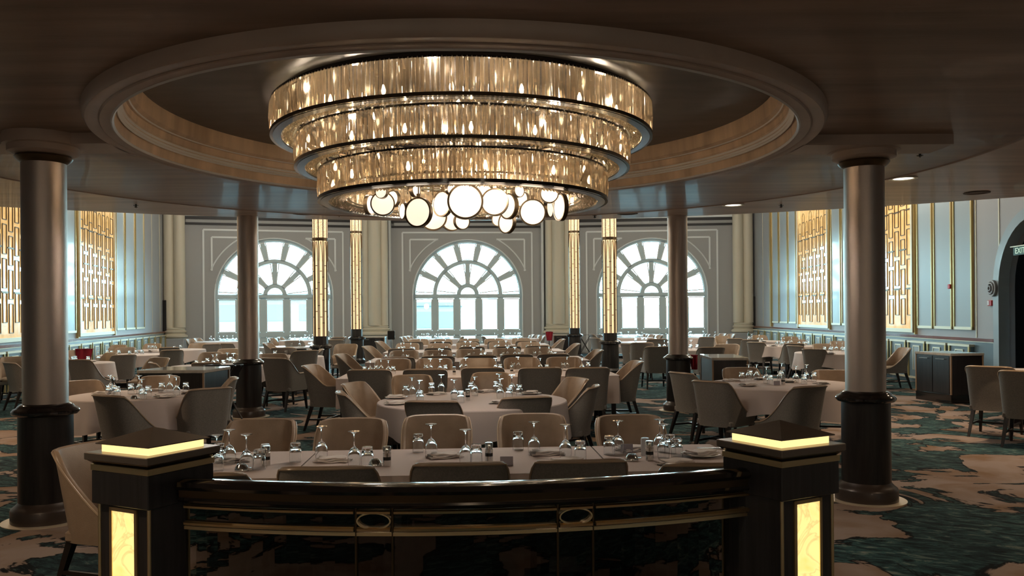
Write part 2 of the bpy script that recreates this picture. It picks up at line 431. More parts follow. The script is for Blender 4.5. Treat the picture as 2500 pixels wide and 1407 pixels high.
lw_segs = [('lit',187,276),('pane',281,302),('pane',304,327),('pane',329,350),('line',371,0),('line',390,0),('lit',-40,62),('pane',66,120),('pane',124,182)]
lw_segs = [(k, a, b if b else a) for k, a, b in lw_segs]
litL, MML = side_wall('wall_left', LW0, LWE, False, lw_segs, 34)
rw_segs = [('line',1863,0),('batten',1883,1886),('pane',1887,1903),('pane',1905,1925),('pane',1927,1946),('lit',1951,2027),('pane',2032,2055),('pane',2058,2085),('pane',2088,2118),('pane',2121,2150),
           ('lit',2156,2236),('pane',2243,2280),('pane',2284,2328),('pane',2332,2378),('line',2384,0),('line',2441,0)]
rw_segs = [(k, a, b if b else a) for k, a, b in rw_segs]
M_, Lh_, d_, n_ = wall_frame(RW0, RWE)
ARC0 = u_of(2445, RW0, d_); ARCZ = 2.12
litR, MMR = side_wall('wall_right', RW0, RWE, True, rw_segs, 20, arch=(ARC0, ARC0+2.6, ARCZ))
for i, (u0, u1) in enumerate(litL): lit_panel(['backlit gold glass panel on the left wall nearer the arched windows', 'backlit gold glass panel at the left edge, behind the left foreground column'][i], MML, u0, u1, 8 if i == 0 else 6)
for i, (u0, u1) in enumerate(litR): lit_panel(['backlit gold glass panel on the right wall, left of the right foreground column', 'backlit gold glass panel on the right wall, right of the right foreground column'][i], MMR, u0, u1, 8 if i == 0 else 5)
# arched doorway: frame, rosettes and a passage with its darkness put into black walls
dm = MB(); uc = ARC0+1.3
def arc_strip(m, MM, uc, rad0, rad1, v0, v1, zs, N=24):
    rows = []
    for k in range(N+1):
        t = PI-PI*k/N; c, s_ = math.cos(t), math.sin(t)
        rows.append([MM(uc+rad0*c, v0, zs+rad0*s_), MM(uc+rad0*c, v1, zs+rad0*s_), MM(uc+rad1*c, v1, zs+rad1*s_), MM(uc+rad1*c, v0, zs+rad1*s_)])
    m.grid([list(r_) for r_ in rows], loop=True)
arc_strip(dm, MMR, uc, 1.22, 1.42, -.1, .10, ARCZ)
for a in (-1, 1):
    u0_ = uc+a*1.32
    c = [MMR(u,v,z) for z in (0,ARCZ) for (u,v) in ((u0_-.10,-.1),(u0_+.10,-.1),(u0_+.10,.10),(u0_-.10,.10))]
    dm.add(c, [(0,3,2,1),(4,5,6,7),(0,1,5,4),(1,2,6,5),(2,3,7,6),(3,0,4,7)])
door = struct(part('door_1', dm, 'wall_blue', smooth=False))
ros = MB(); pr = MMR(uc-1.40, .10, ARCZ-.03)
inward = (MMR(0,1,0)-MMR(0,0,0)).normalized()
rot = Vector((0,0,1)).rotation_difference(inward).to_matrix().to_4x4()
for (r0, r1, dz) in ((.16,.13,.05),(.11,.085,.07),(.055,.035,.09)): ros.lathe([(r1,0),(r1,dz),(r0,dz),(r0,0)], 24, M=Matrix.Translation(pr)@rot, caps=False)
ros.lathe([(.16,0),(.16,.03),(.03,.03),(0,.05)], 24, M=Matrix.Translation(pr)@rot)
part('rosette', ros, 'wall_grey', door)
vd = MB(); c = [MMR(u,v,z) for z in (0,4.2) for (u,v) in ((ARC0-.3,-.3),(ARC0+3,-.3),(ARC0+3,-3.2),(ARC0-.3,-3.2))]
vd.add(c, [(4,5,6,7),(1,2,6,5),(2,3,7,6),(3,0,4,7)]); struct(part('wall_passage', vd, 'passage_darkness', smooth=False))
bw = MB(); bw.box(-20,18,-6.4,-6.2,0,3.4); struct(part('wall_front', bw, 'front_wall', smooth=False))
nb = MB(); 
# exit sign, fire call point, pink alarm
sg = MB(); sp = MMR(ARC0+.86, .12, 2.74)
angR = math.atan2(-inward.x, inward.y)       # local +y = out of wall
sgn = thing('exit_sign', 'green exit sign over the dark archway at the right edge', 'sign', sp, angR+PI)
b_ = MB(); b_.box(-.22,.22,0,.03,-.075,.075); part('sign_board', b_, 'sign_green', sgn, smooth=False)
b_ = MB(); b_.box(-.27,.27,-.03,.05,.075,.095); part('sign_cap', b_, 'champagne', sgn, smooth=False)
fc = bpy.data.curves.new('sign_text', 'FONT'); fc.body = 'EXIT'; fc.size = .15; fc.extrude = .002; fc.align_x = 'CENTER'; fc.align_y = 'CENTER'; fc.materials.append(MATS['sign_letter'])
to_ = bpy.data.objects.new('sign_text_curve', fc); COL.objects.link(to_); dg = bpy.context.evaluated_depsgraph_get(); tme = bpy.data.meshes.new_from_object(to_.evaluated_get(dg)); bpy.data.objects.remove(to_)
to = bpy.data.objects.new('lettering', tme); COL.objects.link(to); to.parent = sgn; to.location = (0,-.004,0); to.rotation_euler = (PI/2,0,0)
fp = MMR(u_of(2421, RW0, d_), .0, 0); fy = fp.y; zc = HC-(742-760.5)*fy/FPX*-1
cp = thing('fire_call_point', 'small red and white fire call point on the right wall beside the archway', 'alarm', (fp.x, fp.y, HC+(760.3-740.5)*fy/FPX), angR+PI)
b_ = MB(); b_.bbox(-.075,.075,-.05,.0,-.055,.055,.008); part('call_box', b_, 'red_box', cp, smooth=False)
b_ = MB(); b_.box(-.065,-.005,-.054,-.049,-.04,.045); part('call_plate', b_, 'white_plastic', cp, smooth=False)
fp = MMR(u_of(2325, RW0, d_), .05, 0)
b_ = MB(); b_.bbox(-.05,.05,-.03,.0,-.05,.05,.008); o = part('alarm_button', b_, 'red_box', None, (fp.x, fp.y, HC+(761-700)*fp.y/FPX), angR+PI); tag(o, 'tiny pink alarm button on a grey wall panel right of the gold panel', 'alarm')

# ------------------------------------------------------------------ bay wall with three arched windows
RWN, ZSP, ZSILL, ZBOT = 2.36, 2.55, .97, .42
def bay(idx, P, Q, pxc, wall_name):
    M, Lh, d, n = wall_frame(P, Q)           # n points away from the room
    uc = u_of(pxc, P, d)
    w = MB(); N = 36; zt = ZHALL; z0 = ZBOT
    # wall face with the opening (arch outline), thickness .35
    def face(v):
        pts = []
        for k in range(N+1):
            t = PI-PI*k/N; pts.append((uc+RWN*math.cos(t), ZSP+RWN*math.sin(t)))
        for (a, b) in zip(pts[:-1], pts[1:]): w.add([(a[0],v,a[1]),(b[0],v,b[1]),(b[0],v,zt),(a[0],v,zt)], [(0,1,2,3)])
        w.add([(0,v,0),(uc-RWN,v,0),(uc-RWN,v,zt),(0,v,zt)], [(0,1,2,3)]); w.add([(uc+RWN,v,0),(Lh,v,0),(Lh,v,zt),(uc+RWN,v,zt)], [(0,1,2,3)])
        w.add([(uc-RWN,v,0),(uc+RWN,v,0),(uc+RWN,v,z0),(uc-RWN,v,z0)], [(0,1,2,3)])
    face(0); face(.35)
    out = [(uc-RWN,z0)]+[(uc+RWN*math.cos(PI-PI*k/N), ZSP+RWN*math.sin(PI-PI*k/N)) for k in range(N+1)]+[(uc+RWN,z0)]
    w.grid([[(x,0,z) for x, z in out], [(x,.35,z) for x, z in out]]); w.add([(uc-RWN,0,z0),(uc+RWN,0,z0),(uc+RWN,.35,z0),(uc-RWN,.35,z0)], [(0,1,2,3)])
    ow = struct(part(wall_name, w, 'wall_greige', smooth=False)); ow.matrix_world = M
    # mouldings
    b = MB(); t_ = .035
    def rect(x0, x1, a0, a1):
        b.box(x0-t_, x0+t_, -.03, 0, a0, a1); b.box(x1-t_, x1+t_, -.03, 0, a0, a1); b.box(x0, x1, -.03, 0, a1-t_, a1+t_)
    rect(uc-2.78, uc+2.78, .1, 5.22)
    for s_ in (-1, 1):
        x0, x1, zt_ = uc+s_*2.46, uc+s_*1.25, 4.92
        b.box(min(x0,x1), max(x0,x1), -.03, 0, zt_-t_, zt_+t_); b.box(x0-t_, x0+t_, -.03, 0, 3.55, zt_)
        rr = 2.70; a0 = math.atan2(3.55-ZSP, 2.46); a1 = math.atan2(zt_-ZSP, 1.25)
        b.tube([(uc+s_*rr*math.cos(a0+(a1-a0)*k/12), -.012, ZSP+rr*math.sin(a0+(a1-a0)*k/12)) for k in range(13)], .033, 6)
    b.tube([(x,-.01,z) for x, z in out], .03, 6)
    sh = struct(part('trim_%d' % NTR[0], b, 'window_bead', smooth=False)); NTR[0] += 1; sh.matrix_world = M
    f = MB(); f.box(.75, Lh-.75, -.16, 0, 5.62, 5.75); f.box(.75, Lh-.75, -.13, 0, 5.42, 5.50)
    sh = struct(part('trim_%d' % NTR[0], f, 'shutter_black', smooth=False)); NTR[0] += 1; sh.matrix_world = M
    f = MB(); f.box(.70, Lh-.70, -.18, 0, 5.75, 5.90); f.box(.62,.72,-.18,0,0,5.9); f.box(Lh-.72,Lh-.62,-.18,0,0,5.9); f.box(.0,Lh,-.22,0,6.05,6.25)
    sh = struct(part('trim_%d' % NTR[0], f, 'window_bead', smooth=False)); NTR[0] += 1; sh.matrix_world = M
    f = MB(); f.box(.85, Lh-.85, -.14, 0, 5.50, 5.62)
    sh = struct(part('trim_%d' % NTR[0], f, 'wall_greige', smooth=False)); NTR[0] += 1; sh.matrix_world = M
    # window joinery
    g = MB(); hd = MB(); y0, y1 = .10, .22
    def arcbar(r0, r1, m=g, ya=y0, yb=y1, n_=36):
        rows = []
        for k in range(n_+1):
            t = PI-PI*k/n_; c, s_ = math.cos(t), math.sin(t)
            rows.append([(uc+r0*c,ya,ZSP+r0*s_),(uc+r1*c,ya,ZSP+r1*s_),(uc+r1*c,yb,ZSP+r1*s_),(uc+r0*c,yb,ZSP+r0*s_)])
        m.grid(rows, loop=True)
    def radbar(t, r0, r1, hw, m=g, ya=y0, yb=y1):
        m.box(r0, r1, ya, yb, -hw, hw, M=Matrix.Translation((uc,0,ZSP)) @ Matrix.Rotation(-t, 4, 'Y'))
    arcbar(2.24, 2.36); arcbar(1.33, 1.50); arcbar(.30, .48)
    for k in range(1, 7): radbar(PI*k/7, 1.44, 2.30, .10)
    for k in range(1, 4): radbar(PI*k/4, .44, 1.40, .10)
    for k in range(8):                       # light bead lines round the panes
        for sg_ in (-1, 1):
            if 0 < k < 7 or (k == 0 and sg_ == 1) or (k == 7 and sg_ == -1): radbar(PI*k/7+sg_*.11/1.85, 1.53, 2.20, .022, hd, y0-.015, y0+.01)
    for k in range(5):
        for sg_ in (-1, 1):
            if 0 < k < 4 or (k == 0 and sg_ == 1) or (k == 4 and sg_ == -1): radbar(PI*k/4+sg_*.115/.9, .52, 1.30, .022, hd, y0-.015, y0+.01)
    for r_ in (2.215, 1.525, 1.305, .50): arcbar(r_-.015, r_+.015, hd, y0-.015, y0+.01)
    g.box(uc-2.36, uc+2.36, y0, y1, ZSP-.16, ZSP+.02); g.box(uc-2.36, uc+2.36, y0-.05, y1, ZSILL-.16, ZSILL+.04); g.box(uc-2.36, uc+2.36, y0, y1, ZBOT, ZBOT+.08)
    pw = 4.72/5
    for k in range(6): g.box(uc-2.36+pw*k-.12 if k else uc-2.36, uc-2.36+pw*k+.12 if k < 5 else uc+2.36, y0, y1, ZBOT, ZSP-.1)
    for k in range(5):
        x0, x1 = uc-2.36+pw*k+.14, uc-2.36+pw*(k+1)-.14
        for (a0, a1) in ((ZSILL+.06, ZSP-.19), (ZBOT+.10, ZSILL-.18)):
            hd.box(x0-.02,x0+.02,y0-.015,y0+.01,a0,a1); hd.box(x1-.02,x1+.02,y0-.015,y0+.01,a0,a1); hd.box(x0,x1,y0-.015,y0+.01,a0-.02,a0+.02); hd.box(x0,x1,y0-.015,y0+.01,a1-.02,a1+.02)
    win = struct(part('window_%d' % idx, g, 'window_flare_paint', smooth=False)); win.matrix_world = M
    part('window_bead', hd, 'window_bead', win, smooth=False)
    gl = MB(); gl.add([(x,.17,z) for x, z in out], [tuple(range(len(out)))]); part('window_glass', gl, 'pane_glass', win, smooth=False)
    # daylight through this window (sky portal)
    ld_ = bpy.data.lights.new('portal', 'AREA'); ld_.shape = 'RECTANGLE'; ld_.size = 4.8; ld_.size_y = 4.6; ld_.cycles.is_portal = True
    lo = bpy.data.objects.new('window_daylight', ld_); COL.objects.link(lo)
    lo.matrix_world = M @ Matrix.Translation((uc, .5, 2.7)) @ Matrix.Rotation(-PI/2, 4, 'X')
bay(1, J[0], J[1], 671, 'wall_back_left'); bay(2, J[1], J[2], 1142, 'wall_back'); bay(3, J[2], J[3], 1591, 'wall_back_right')
def pilaster(i, px, Y, nh, label):
    x = ray(px, 700)[0]*Y
    t = thing('pilaster_column', label, 'column', (x, Y, 0), 0, 'cream clustered columns between the windows')
    w = .42 if nh == 2 else .58
    m = MB(); m.bbox(-w-.08, w+.08, -.35, .45, 0, .83, .03); part('pedestal', m, 'wall_grey', t, smooth=False)
    m = MB()
    for k in range(nh):
        xx = (k-(nh-1)/2)*(w*2/nh)*.98
        rr = w*2/nh*.53 if nh == 2 else (.28 if k == 1 else .17)
        yy = 0 if (nh == 2 or k != 1) else -.08
        m.lathe([(rr*1.0,1.25),(rr*.98,5.9),(rr*1.0,6.0)], 24, M=Tm(xx, yy, 0))
    part('shafts', m, 'cream_paint', t)
    m = MB(); prof = [(0,.83),(.30,.83),(.36,.87),(.36,.94),(.31,.98),(.28,1.0),(.31,1.05),(.33,1.09),(.31,1.13),(.27,1.15),(.29,1.19),(.29,1.22),(.26,1.25),(0,1.25)]
    m.lathe(prof, 32, M=Matrix.Diagonal((w/.30,1,1,1))); part('moulded_base', m, 'cream_paint', t)
    m = MB(); m.lathe([(0,5.95),(.26,5.95),(.30,6.0),(.30,6.1),(.34,6.14),(.34,6.25),(0,6.25)], 32, M=Matrix.Diagonal((w/.30,1,1,1))); part('capital', m, 'cream_paint', t)
pilaster(0, 426, 33.5, 2, 'cream twin half column in the left corner, by the left window')
pilaster(1, 916, 35.3, 3, 'cream clustered half column between the left and the centre window')
pilaster(2, 1363, 35.9, 3, 'cream clustered half column between the centre and the right window')
pilaster(3, 1814, 35.3, 2, 'cream twin half column in the right corner, by the right window')

# ------------------------------------------------------------------ columns
def bronze_column(px, Y, ztop, cap, label):
    x = ray(px, 800)[0]*Y
    t = thing('round_column', label, 'column', (x, Y, 0), 0, 'bronze round columns')
    m = MB(); m.lathe([(0,0),(.33,0),(.33,.006),(0,.006)], 48); part('floor_ring', m, 'floor_ring_metal', t)
    m = MB(); m.lathe([(.262,.006),(.262,.10),(.255,.115),(.235,.13),(.215,.15),(.205,.165)], 48, caps=False); part('base', m, 'plinth_wood', t)
    m = MB(); m.lathe([(.205,.165),(.203,.86)], 48, caps=False); part('dado', m, 'black_wood', t)
    m = MB(); m.lathe([(.203,.86),(.235,.868),(.25,.885),(.25,.90),(.235,.918),(.215,.925),(.205,.94),(.185,.955),(.168,.96)], 48, caps=False); part('collar', m, 'black_lacquer', t)
    zs = ztop-.22 if cap else ztop
    m = MB(); m.lathe([(.168,.96),(.168,zs)], 48, caps=False); part('shaft', m, 'shaft_bronze', t)
    if cap:
        m = MB(); m.lathe([(.168,zs-.01),(.185,zs),(.205,zs+.02),(.215,zs+.035),(.205,zs+.05),(.18,zs+.055)], 48, caps=False); part('neck_ring', m, 'bronze_dark', t)
        m = MB(); m.lathe([(.18,zs+.05),(.21,zs+.055),(.265,zs+.075),(.265,zs+.125),(.30,zs+.13),(.30,ztop)], 48, caps=False); part('capital', m, 'ring_paint', t)
    return x
xNL = bronze_column(110, 6.85, 3.15, True, 'thick bronze column with a black base, left foreground')
xNR = bronze_column(2112, 7.37, 3.15, True, 'thick bronze column with a black base, right foreground')
bronze_column(606.5, 13.85, ZOUT, False, 'bronze column left of the chandelier lamps, in front of the left window')
bronze_column(1655.5, 14.25, ZOUT, False, 'bronze column in front of the right window')
bm_ = MB()
for (xx, yy, s_) in ((xNL, 6.95, -1), (xNR, 7.25, 1)):
    x0, x1 = sorted((C0.x+s_*2.86, xx+s_*.62))
    bm_.box(x0, x1, yy-.21, yy+.21, 3.062, 3.16)
struct(part('trim_beam', bm_, 'ring_paint', smooth=False)).name = 'trim_90'

def lantern_column(px, Y, zb, zband, rad, label):
    x = ray(px, 800)[0]*Y
    t = thing('lantern_column', label, 'column', (x, Y, 0), 0, 'glowing lantern columns')
    m = MB(); m.lathe([(rad*1.45,0),(rad*1.45,.12),(rad*1.2,.18),(rad*1.18,.84)], 32); part('dado', m, 'black_wood', t)
    m = MB(); m.lathe([(rad*1.18,.82),(rad*1.5,.85),(rad*1.5,.90),(rad*1.25,.94),(rad*1.0,.95)], 32); part('collar', m, 'black_lacquer', t)
    m = MB(); m.lathe([(rad*1.0,.94),(rad*1.0,zb)], 12); part('plinth', m, 'black_wood', t, smooth=False)
    m = MB(); m.lathe([(rad*.97,zb),(rad*.97,zband)], 24, caps=False); part('lit_shade', m, 'lantern_glow', t)
    m = MB(); m.lathe([(rad*1.0,zband),(rad*1.0,ZHALL-.02)], 24, caps=False); part('lit_shade', m, 'lantern_glow_upper', t)
    m = MB(); m.lathe([(rad*.95,zband-.03),(rad*1.05,zband-.03),(rad*1.05,zband+.05),(rad*.95,zband+.05)], 24, caps=False); part('band', m, 'bronze_dark', t)
    m = MB(); n = 10
    for k in range(n):
        a = -PI/2+2*PI*k/n
        w_ = .011
        m.box(-w_, w_, rad*.96, rad*1.03, zb, ZHALL-.05, M=Matrix.Rotation(a+PI/2, 4, 'Z'))
        for q in (-1, 1):
            a2 = a+q*PI/n*.45
            m.box(-.006, .006, rad*.97, rad*1.015, zb, zband-.55, M=Matrix.Rotation(a2+PI/2, 4, 'Z'))
            # arch heads
            pts = [(rad*1.01*math.cos(a+q*PI/n*(.45+.5*(k2/6)**1.6)), rad*1.01*math.sin(a+q*PI/n*(.45+.5*(k2/6)**1.6)), zband-.55+.5*math.sin(PI/2*k2/6)) for k2 in range(7)]
            m.tube([p for p in pts], .008, 4)
        z = zb+.2+(.14 if k % 2 else 0); 
        while z < zband-.6:
            rows = []
            for q in range(4):
                aa = a-PI/n*.5+PI/n*q/3
                rows.append((rad*1.01*math.cos(aa), rad*1.01*math.sin(aa), z))
            m.tube(rows, .008, 4); z += .58
            if z-.29 < zband-.6:
                rows = []
                for q in range(4):
                    aa = a+PI/n*.5+PI/n*q/3
                    rows.append((rad*1.01*math.cos(aa), rad*1.01*math.sin(aa), z-.29))
                m.tube(rows, .008, 4)
    part('metal_tracery', m, 'bronze_dark', t, smooth=False)
lantern_column(783, 21.3, 1.15, 3.60, .19, 'glowing lantern column in front of the left window, its light reaching lower')
lantern_column(871, 29.3, 1.20, 4.58, .20, 'slim glowing lantern column left of the centre window, by the cream pilaster')
lantern_column(1489, 22.8, 1.14, 3.70, .20, 'glowing lantern column at the left edge of the right window')
lantern_column(1403, 31.0, 1.15, 4.70, .205, 'slim glowing lantern column right of the centre window, by the cream pilaster')

# ------------------------------------------------------------------ chandelier
CH = thing('chandelier', 'huge three-tier crystal drum chandelier in the ceiling ring with lit discs below', 'chandelier', (C0.x, C0.y, 0))
tiers = [(1.575, 3.13, 3.37, 300), (1.388, 2.885, 3.10, 264), (1.204, 2.615, 2.84, 230)]
def rod(m, rad, a, z0, z1, w, tw, M=None):
    c, s_ = math.cos(a), math.sin(a)
    ph_ = random.uniform(-.55,.55); cp_, sp_ = math.cos(ph_), math.sin(ph_)
    def P(dr, dt, z):
        dr, dt = dr*cp_-dt*sp_, dr*sp_+dt*cp_
        return ((rad+dr)*c-dt*s_, (rad+dr)*s_+dt*c, z)
    zm = z0+(z1-z0)*random.uniform(.35,.7)
    vs = []
    for z, k in ((z0,.85),(zm,1.0),(z1,.85)):
        vs += [P(-.004, -w*k, z), P(-.004, w*k, z), P(.010+tw*(1 if k == 1 else .2), w*.3*(tw*60), z)]
    m.add(vs, [(0,1,4,3),(1,2,5,4),(2,0,3,5),(3,4,7,6),(4,5,8,7),(5,3,6,8),(0,2,1),(6,7,8)])
for ti, (rad, z0, z1, n) in enumerate(tiers):
    rest = MB()
    front = []
    for k in range(n):
        a = 2*PI*(k+.5)/n
        d = (a+PI/2+PI) % (2*PI)-PI
        w = PI*rad/n*.90; tw = random.uniform(-.012,.012)
        if ti == 0 and abs(d) < PI*100/n:
            m = MB(); rod(m, rad, a, z0, z1+.005, w, tw); front.append(m)
        else: rod(rest, rad, a, z0, z1+(.005 if ti == 0 else 0), w, tw)
    for m in front: part('crystal_rod', m, 'crystal', CH, smooth=False)
    o = part('crystal_curtain', rest, 'crystal', CH, smooth=False); o['kind'] = 'stuff'
    if ti == 2:                                # inner wall of the lowest drum
        rest = MB()
        for k in range(170): rod(rest, .99, 2*PI*k/170, z0+.01, z1, PI*.99/170, random.uniform(-.01,.01))
        o = part('crystal_curtain', rest, 'crystal', CH, smooth=False); o['kind'] = 'stuff'
    m = MB(); m.lathe([(rad-.03,z0-.022),(rad+.012,z0-.022),(rad+.012,z0+.004),(rad-.03,z0+.004),(rad-.03,z0-.022)], 128, caps=False); part('lower_hoop', m, 'black_lacquer', CH)
    m = MB(); m.lathe([(rad-.012,z0-.024),(rad-.075,z0-.026),(rad-.075,z0-.012),(rad-.012,z0-.012)], 128, caps=False); part('chrome_lip', m, 'chrome_lip', CH)
    m = MB(); m.lathe([(rad-.03,z1-.004),(rad+.006,z1-.004),(rad+.006,z1+.012),(rad-.03,z1+.012),(rad-.03,z1-.004)], 128, caps=False); part('upper_hoop', m, 'black_lacquer', CH)
    # bead-chain soffit between this drum and the next one
    r_in = tiers[ti+1][0]+.02 if ti < 2 else .99
    m = MB(); rows = 5
    for q in range(rows):
        rr = rad-.085-(rad-.085-r_in)*(q+.5)/rows if True else 0
        nb_ = int(2*PI*rr/.036)
        for k in range(nb_):
            a = 2*PI*(k+.5*(q % 2))/nb_; x, y = rr*math.cos(a), rr*math.sin(a); s_ = .016; hz = random.uniform(.010,.02)
            vs = [(x+s_,y,z0-.008),(x,y+s_,z0-.008),(x-s_,y,z0-.008),(x,y-s_,z0-.008),(x,y,z0-.008-hz)]
            m.add(vs, [(1,0,4),(2,1,4),(3,2,4),(0,3,4)])
    o = part('crystal_beading', m, 'crystal', CH, smooth=False); o['kind'] = 'stuff'
    m = MB(); m.lathe([(rad-.07,z0+.02),(r_in-.03,z0+.02)], 96, caps=False); part('soffit_plate', m, 'champagne', CH)
m = MB(); m.lathe([(0,3.385),(1.50,3.385),(1.50,3.43),(0,3.43)], 96); part('shadow_disc', m, 'black_lacquer', CH)  # black disc stands in for the shadow above the top tier
bl = MB(); bl.lathe([(0,-.035),(.012,-.028),(.017,-.008),(.012,.012),(.005,.034),(0,.036)], 12); blm = bl.mesh('bulb', 'bulb')
for (rr, zz, nb_, ph) in ((1.40,3.22,18,.0),(1.22,2.985,16,.1),(1.09,2.74,12,.2)):
    for k in range(nb_):
        a = 2*PI*k/nb_+ph-PI/2; link('bulb', blm, CH, (rr*math.cos(a), rr*math.sin(a), zz))
m = MB()
for rr, zz in ((1.40,3.16),(1.22,2.92),(1.09,2.68)): m.lathe([(rr+.02,zz),(rr-.02,zz),(rr-.02,zz+.012),(rr+.02,zz+.012),(rr+.02,zz)], 96, caps=False)
for k in range(12):
    a = 2*PI*k/12; c, s_ = math.cos(a), math.sin(a)
    m.tube([(1.5*c,1.5*s_,3.39),(1.40*c,1.40*s_,3.17),(1.22*c,1.22*s_,2.93),(1.09*c,1.09*s_,2.69)], .008, 6)
part('lamp_frame', m, 'bronze_dark', CH)
discs = [(934,498,6.6,29,10),(932,470,6.5,15,-15),(903,500,7.2,24,70),(1022,519,6.5,36,-25),(986,516,7.1,20,-60),(1058,530,7.5,33,0),(1081,498,6.8,31,-42),(1136,492,6.4,43,5),
         (1101,463,6.5,13,30),(1103,538,7.6,26,15),(1127,541,7.4,20,30),(1208,494,6.6,33,-8),(1242,504,6.9,31,-50),(1218,536,7.5,17,-20),(1238,544,7.3,26,-45),(1265,466,6.6,16,40),
         (1274,486,6.9,19,-30),(1300,519,6.6,32,5),(1341,474,6.7,22,0),(1339,510,7.2,21,65),(1369,506,6.7,33,-68),(1013,464,6.8,17,60),(960,486,7.6,20,-35),(1180,470,7.6,22,0)]
for (px, py, Y, rp, hd) in discs:
    p = at_y(px, py, Y); r_ = rp*Y/FPX
    rot_ = Tm(p.x-C0.x, p.y-C0.y, p.z, rz=R(hd)) @ Matrix.Rotation(PI/2, 4, 'X')
    m = MB(); m.lathe([(0,-.014),(r_*.9,-.014),(r_*.93,-.010),(r_*.93,.010),(r_*.9,.014),(0,.014)], 40, M=rot_); dsc = part('lamp_disc', m, 'disc_glow', CH)
    m = MB(); m.lathe([(r_*.92,-.018),(r_*1.03,-.018),(r_*1.03,.018),(r_*.92,.018),(r_*.92,-.018)], 40, M=rot_, caps=False); part('bronze_rim', m, 'bronze_dark', dsc)
    m = MB(); m.tube([(p.x-C0.x,p.y-C0.y,p.z+r_),(p.x-C0.x,p.y-C0.y,2.93)], .006, 6); m.box(-.014,.014,-.014,.014,-.01,.03,M=Tm(p.x-C0.x,p.y-C0.y,p.z+r_)); part('stem', m, 'bronze_dark', dsc)
m = MB()
for a in range(4): m.tube([(1.0*math.cos(a*PI/4),1.0*math.sin(a*PI/4),2.93),(-1.0*math.cos(a*PI/4),-1.0*math.sin(a*PI/4),2.93)], .010, 6)
part('cross_bars', m, 'bronze_dark', CH)

# ------------------------------------------------------------------ downlights, speakers, sprinklers in the low ceiling
def ceiling_disc(px, py, lit, label, i):
    p = on_z(px, py, ZOUT)
    t = thing('downlight' if lit else 'ceiling_speaker', label, 'ceiling light' if lit else 'speaker', p, 0)
    m = MB(); m.lathe([(.12,0),(.17,-.004),(.17,-.012),(.13,-.014),(.12,-.004)], 32, caps=False); part('trim_ring', m, 'champagne' if lit else 'speaker_grille', t)
    m = MB(); m.lathe([(0,-.004),(.125,-.004)], 32, caps=False); part('lens' if lit else 'grille', m, 'downlight_glass' if lit else 'speaker_grille', t)
ceiling_disc(458, 497, True, 'round downlight in the brown ceiling, left of the chandelier', 0)
ceiling_disc(1790, 500, True, 'round downlight in the brown ceiling above the right window', 1)
ceiling_disc(2205, 435, True, 'round downlight right of the right foreground column top', 2)
ceiling_disc(740, 521, False, 'flat round ceiling speaker above the left window', 3)
ceiling_disc(1532, 521, False, 'flat round ceiling speaker right of the chandelier', 4)
ceiling_disc(2385, 470, False, 'flat round ceiling speaker near the right edge', 5)
for i, (px, py, lb) in enumerate(((332,503,'dark sprinkler head in the ceiling left of the downlight, over the left wall'),(828,525,'dark sprinkler head in the ceiling left of the chandelier lamps'),(1452,529,'dark sprinkler head in the ceiling right of the chandelier lamps'),
                              (1907,503,'dark sprinkler head in the ceiling above the right corner of the room'),(2246,374,'dark sprinkler head on the beam right of the right foreground column'))):
    z = ZOUT if i < 4 else 3.15
    p = on_z(px, py-4, z)
    m = MB(); m.lathe([(0,0),(.035,0),(.035,-.006),(.012,-.012),(.010,-.045),(.030,-.048),(.030,-.052),(.008,-.06),(0,-.07)], 16)
    m.box(-.035,.035,-.006,.006,-.03,-.022); tag(part('sprinkler', m, 'black_lacquer', None, p+Vector((0,0,.01))), lb, 'sprinkler', 'ceiling sprinklers')

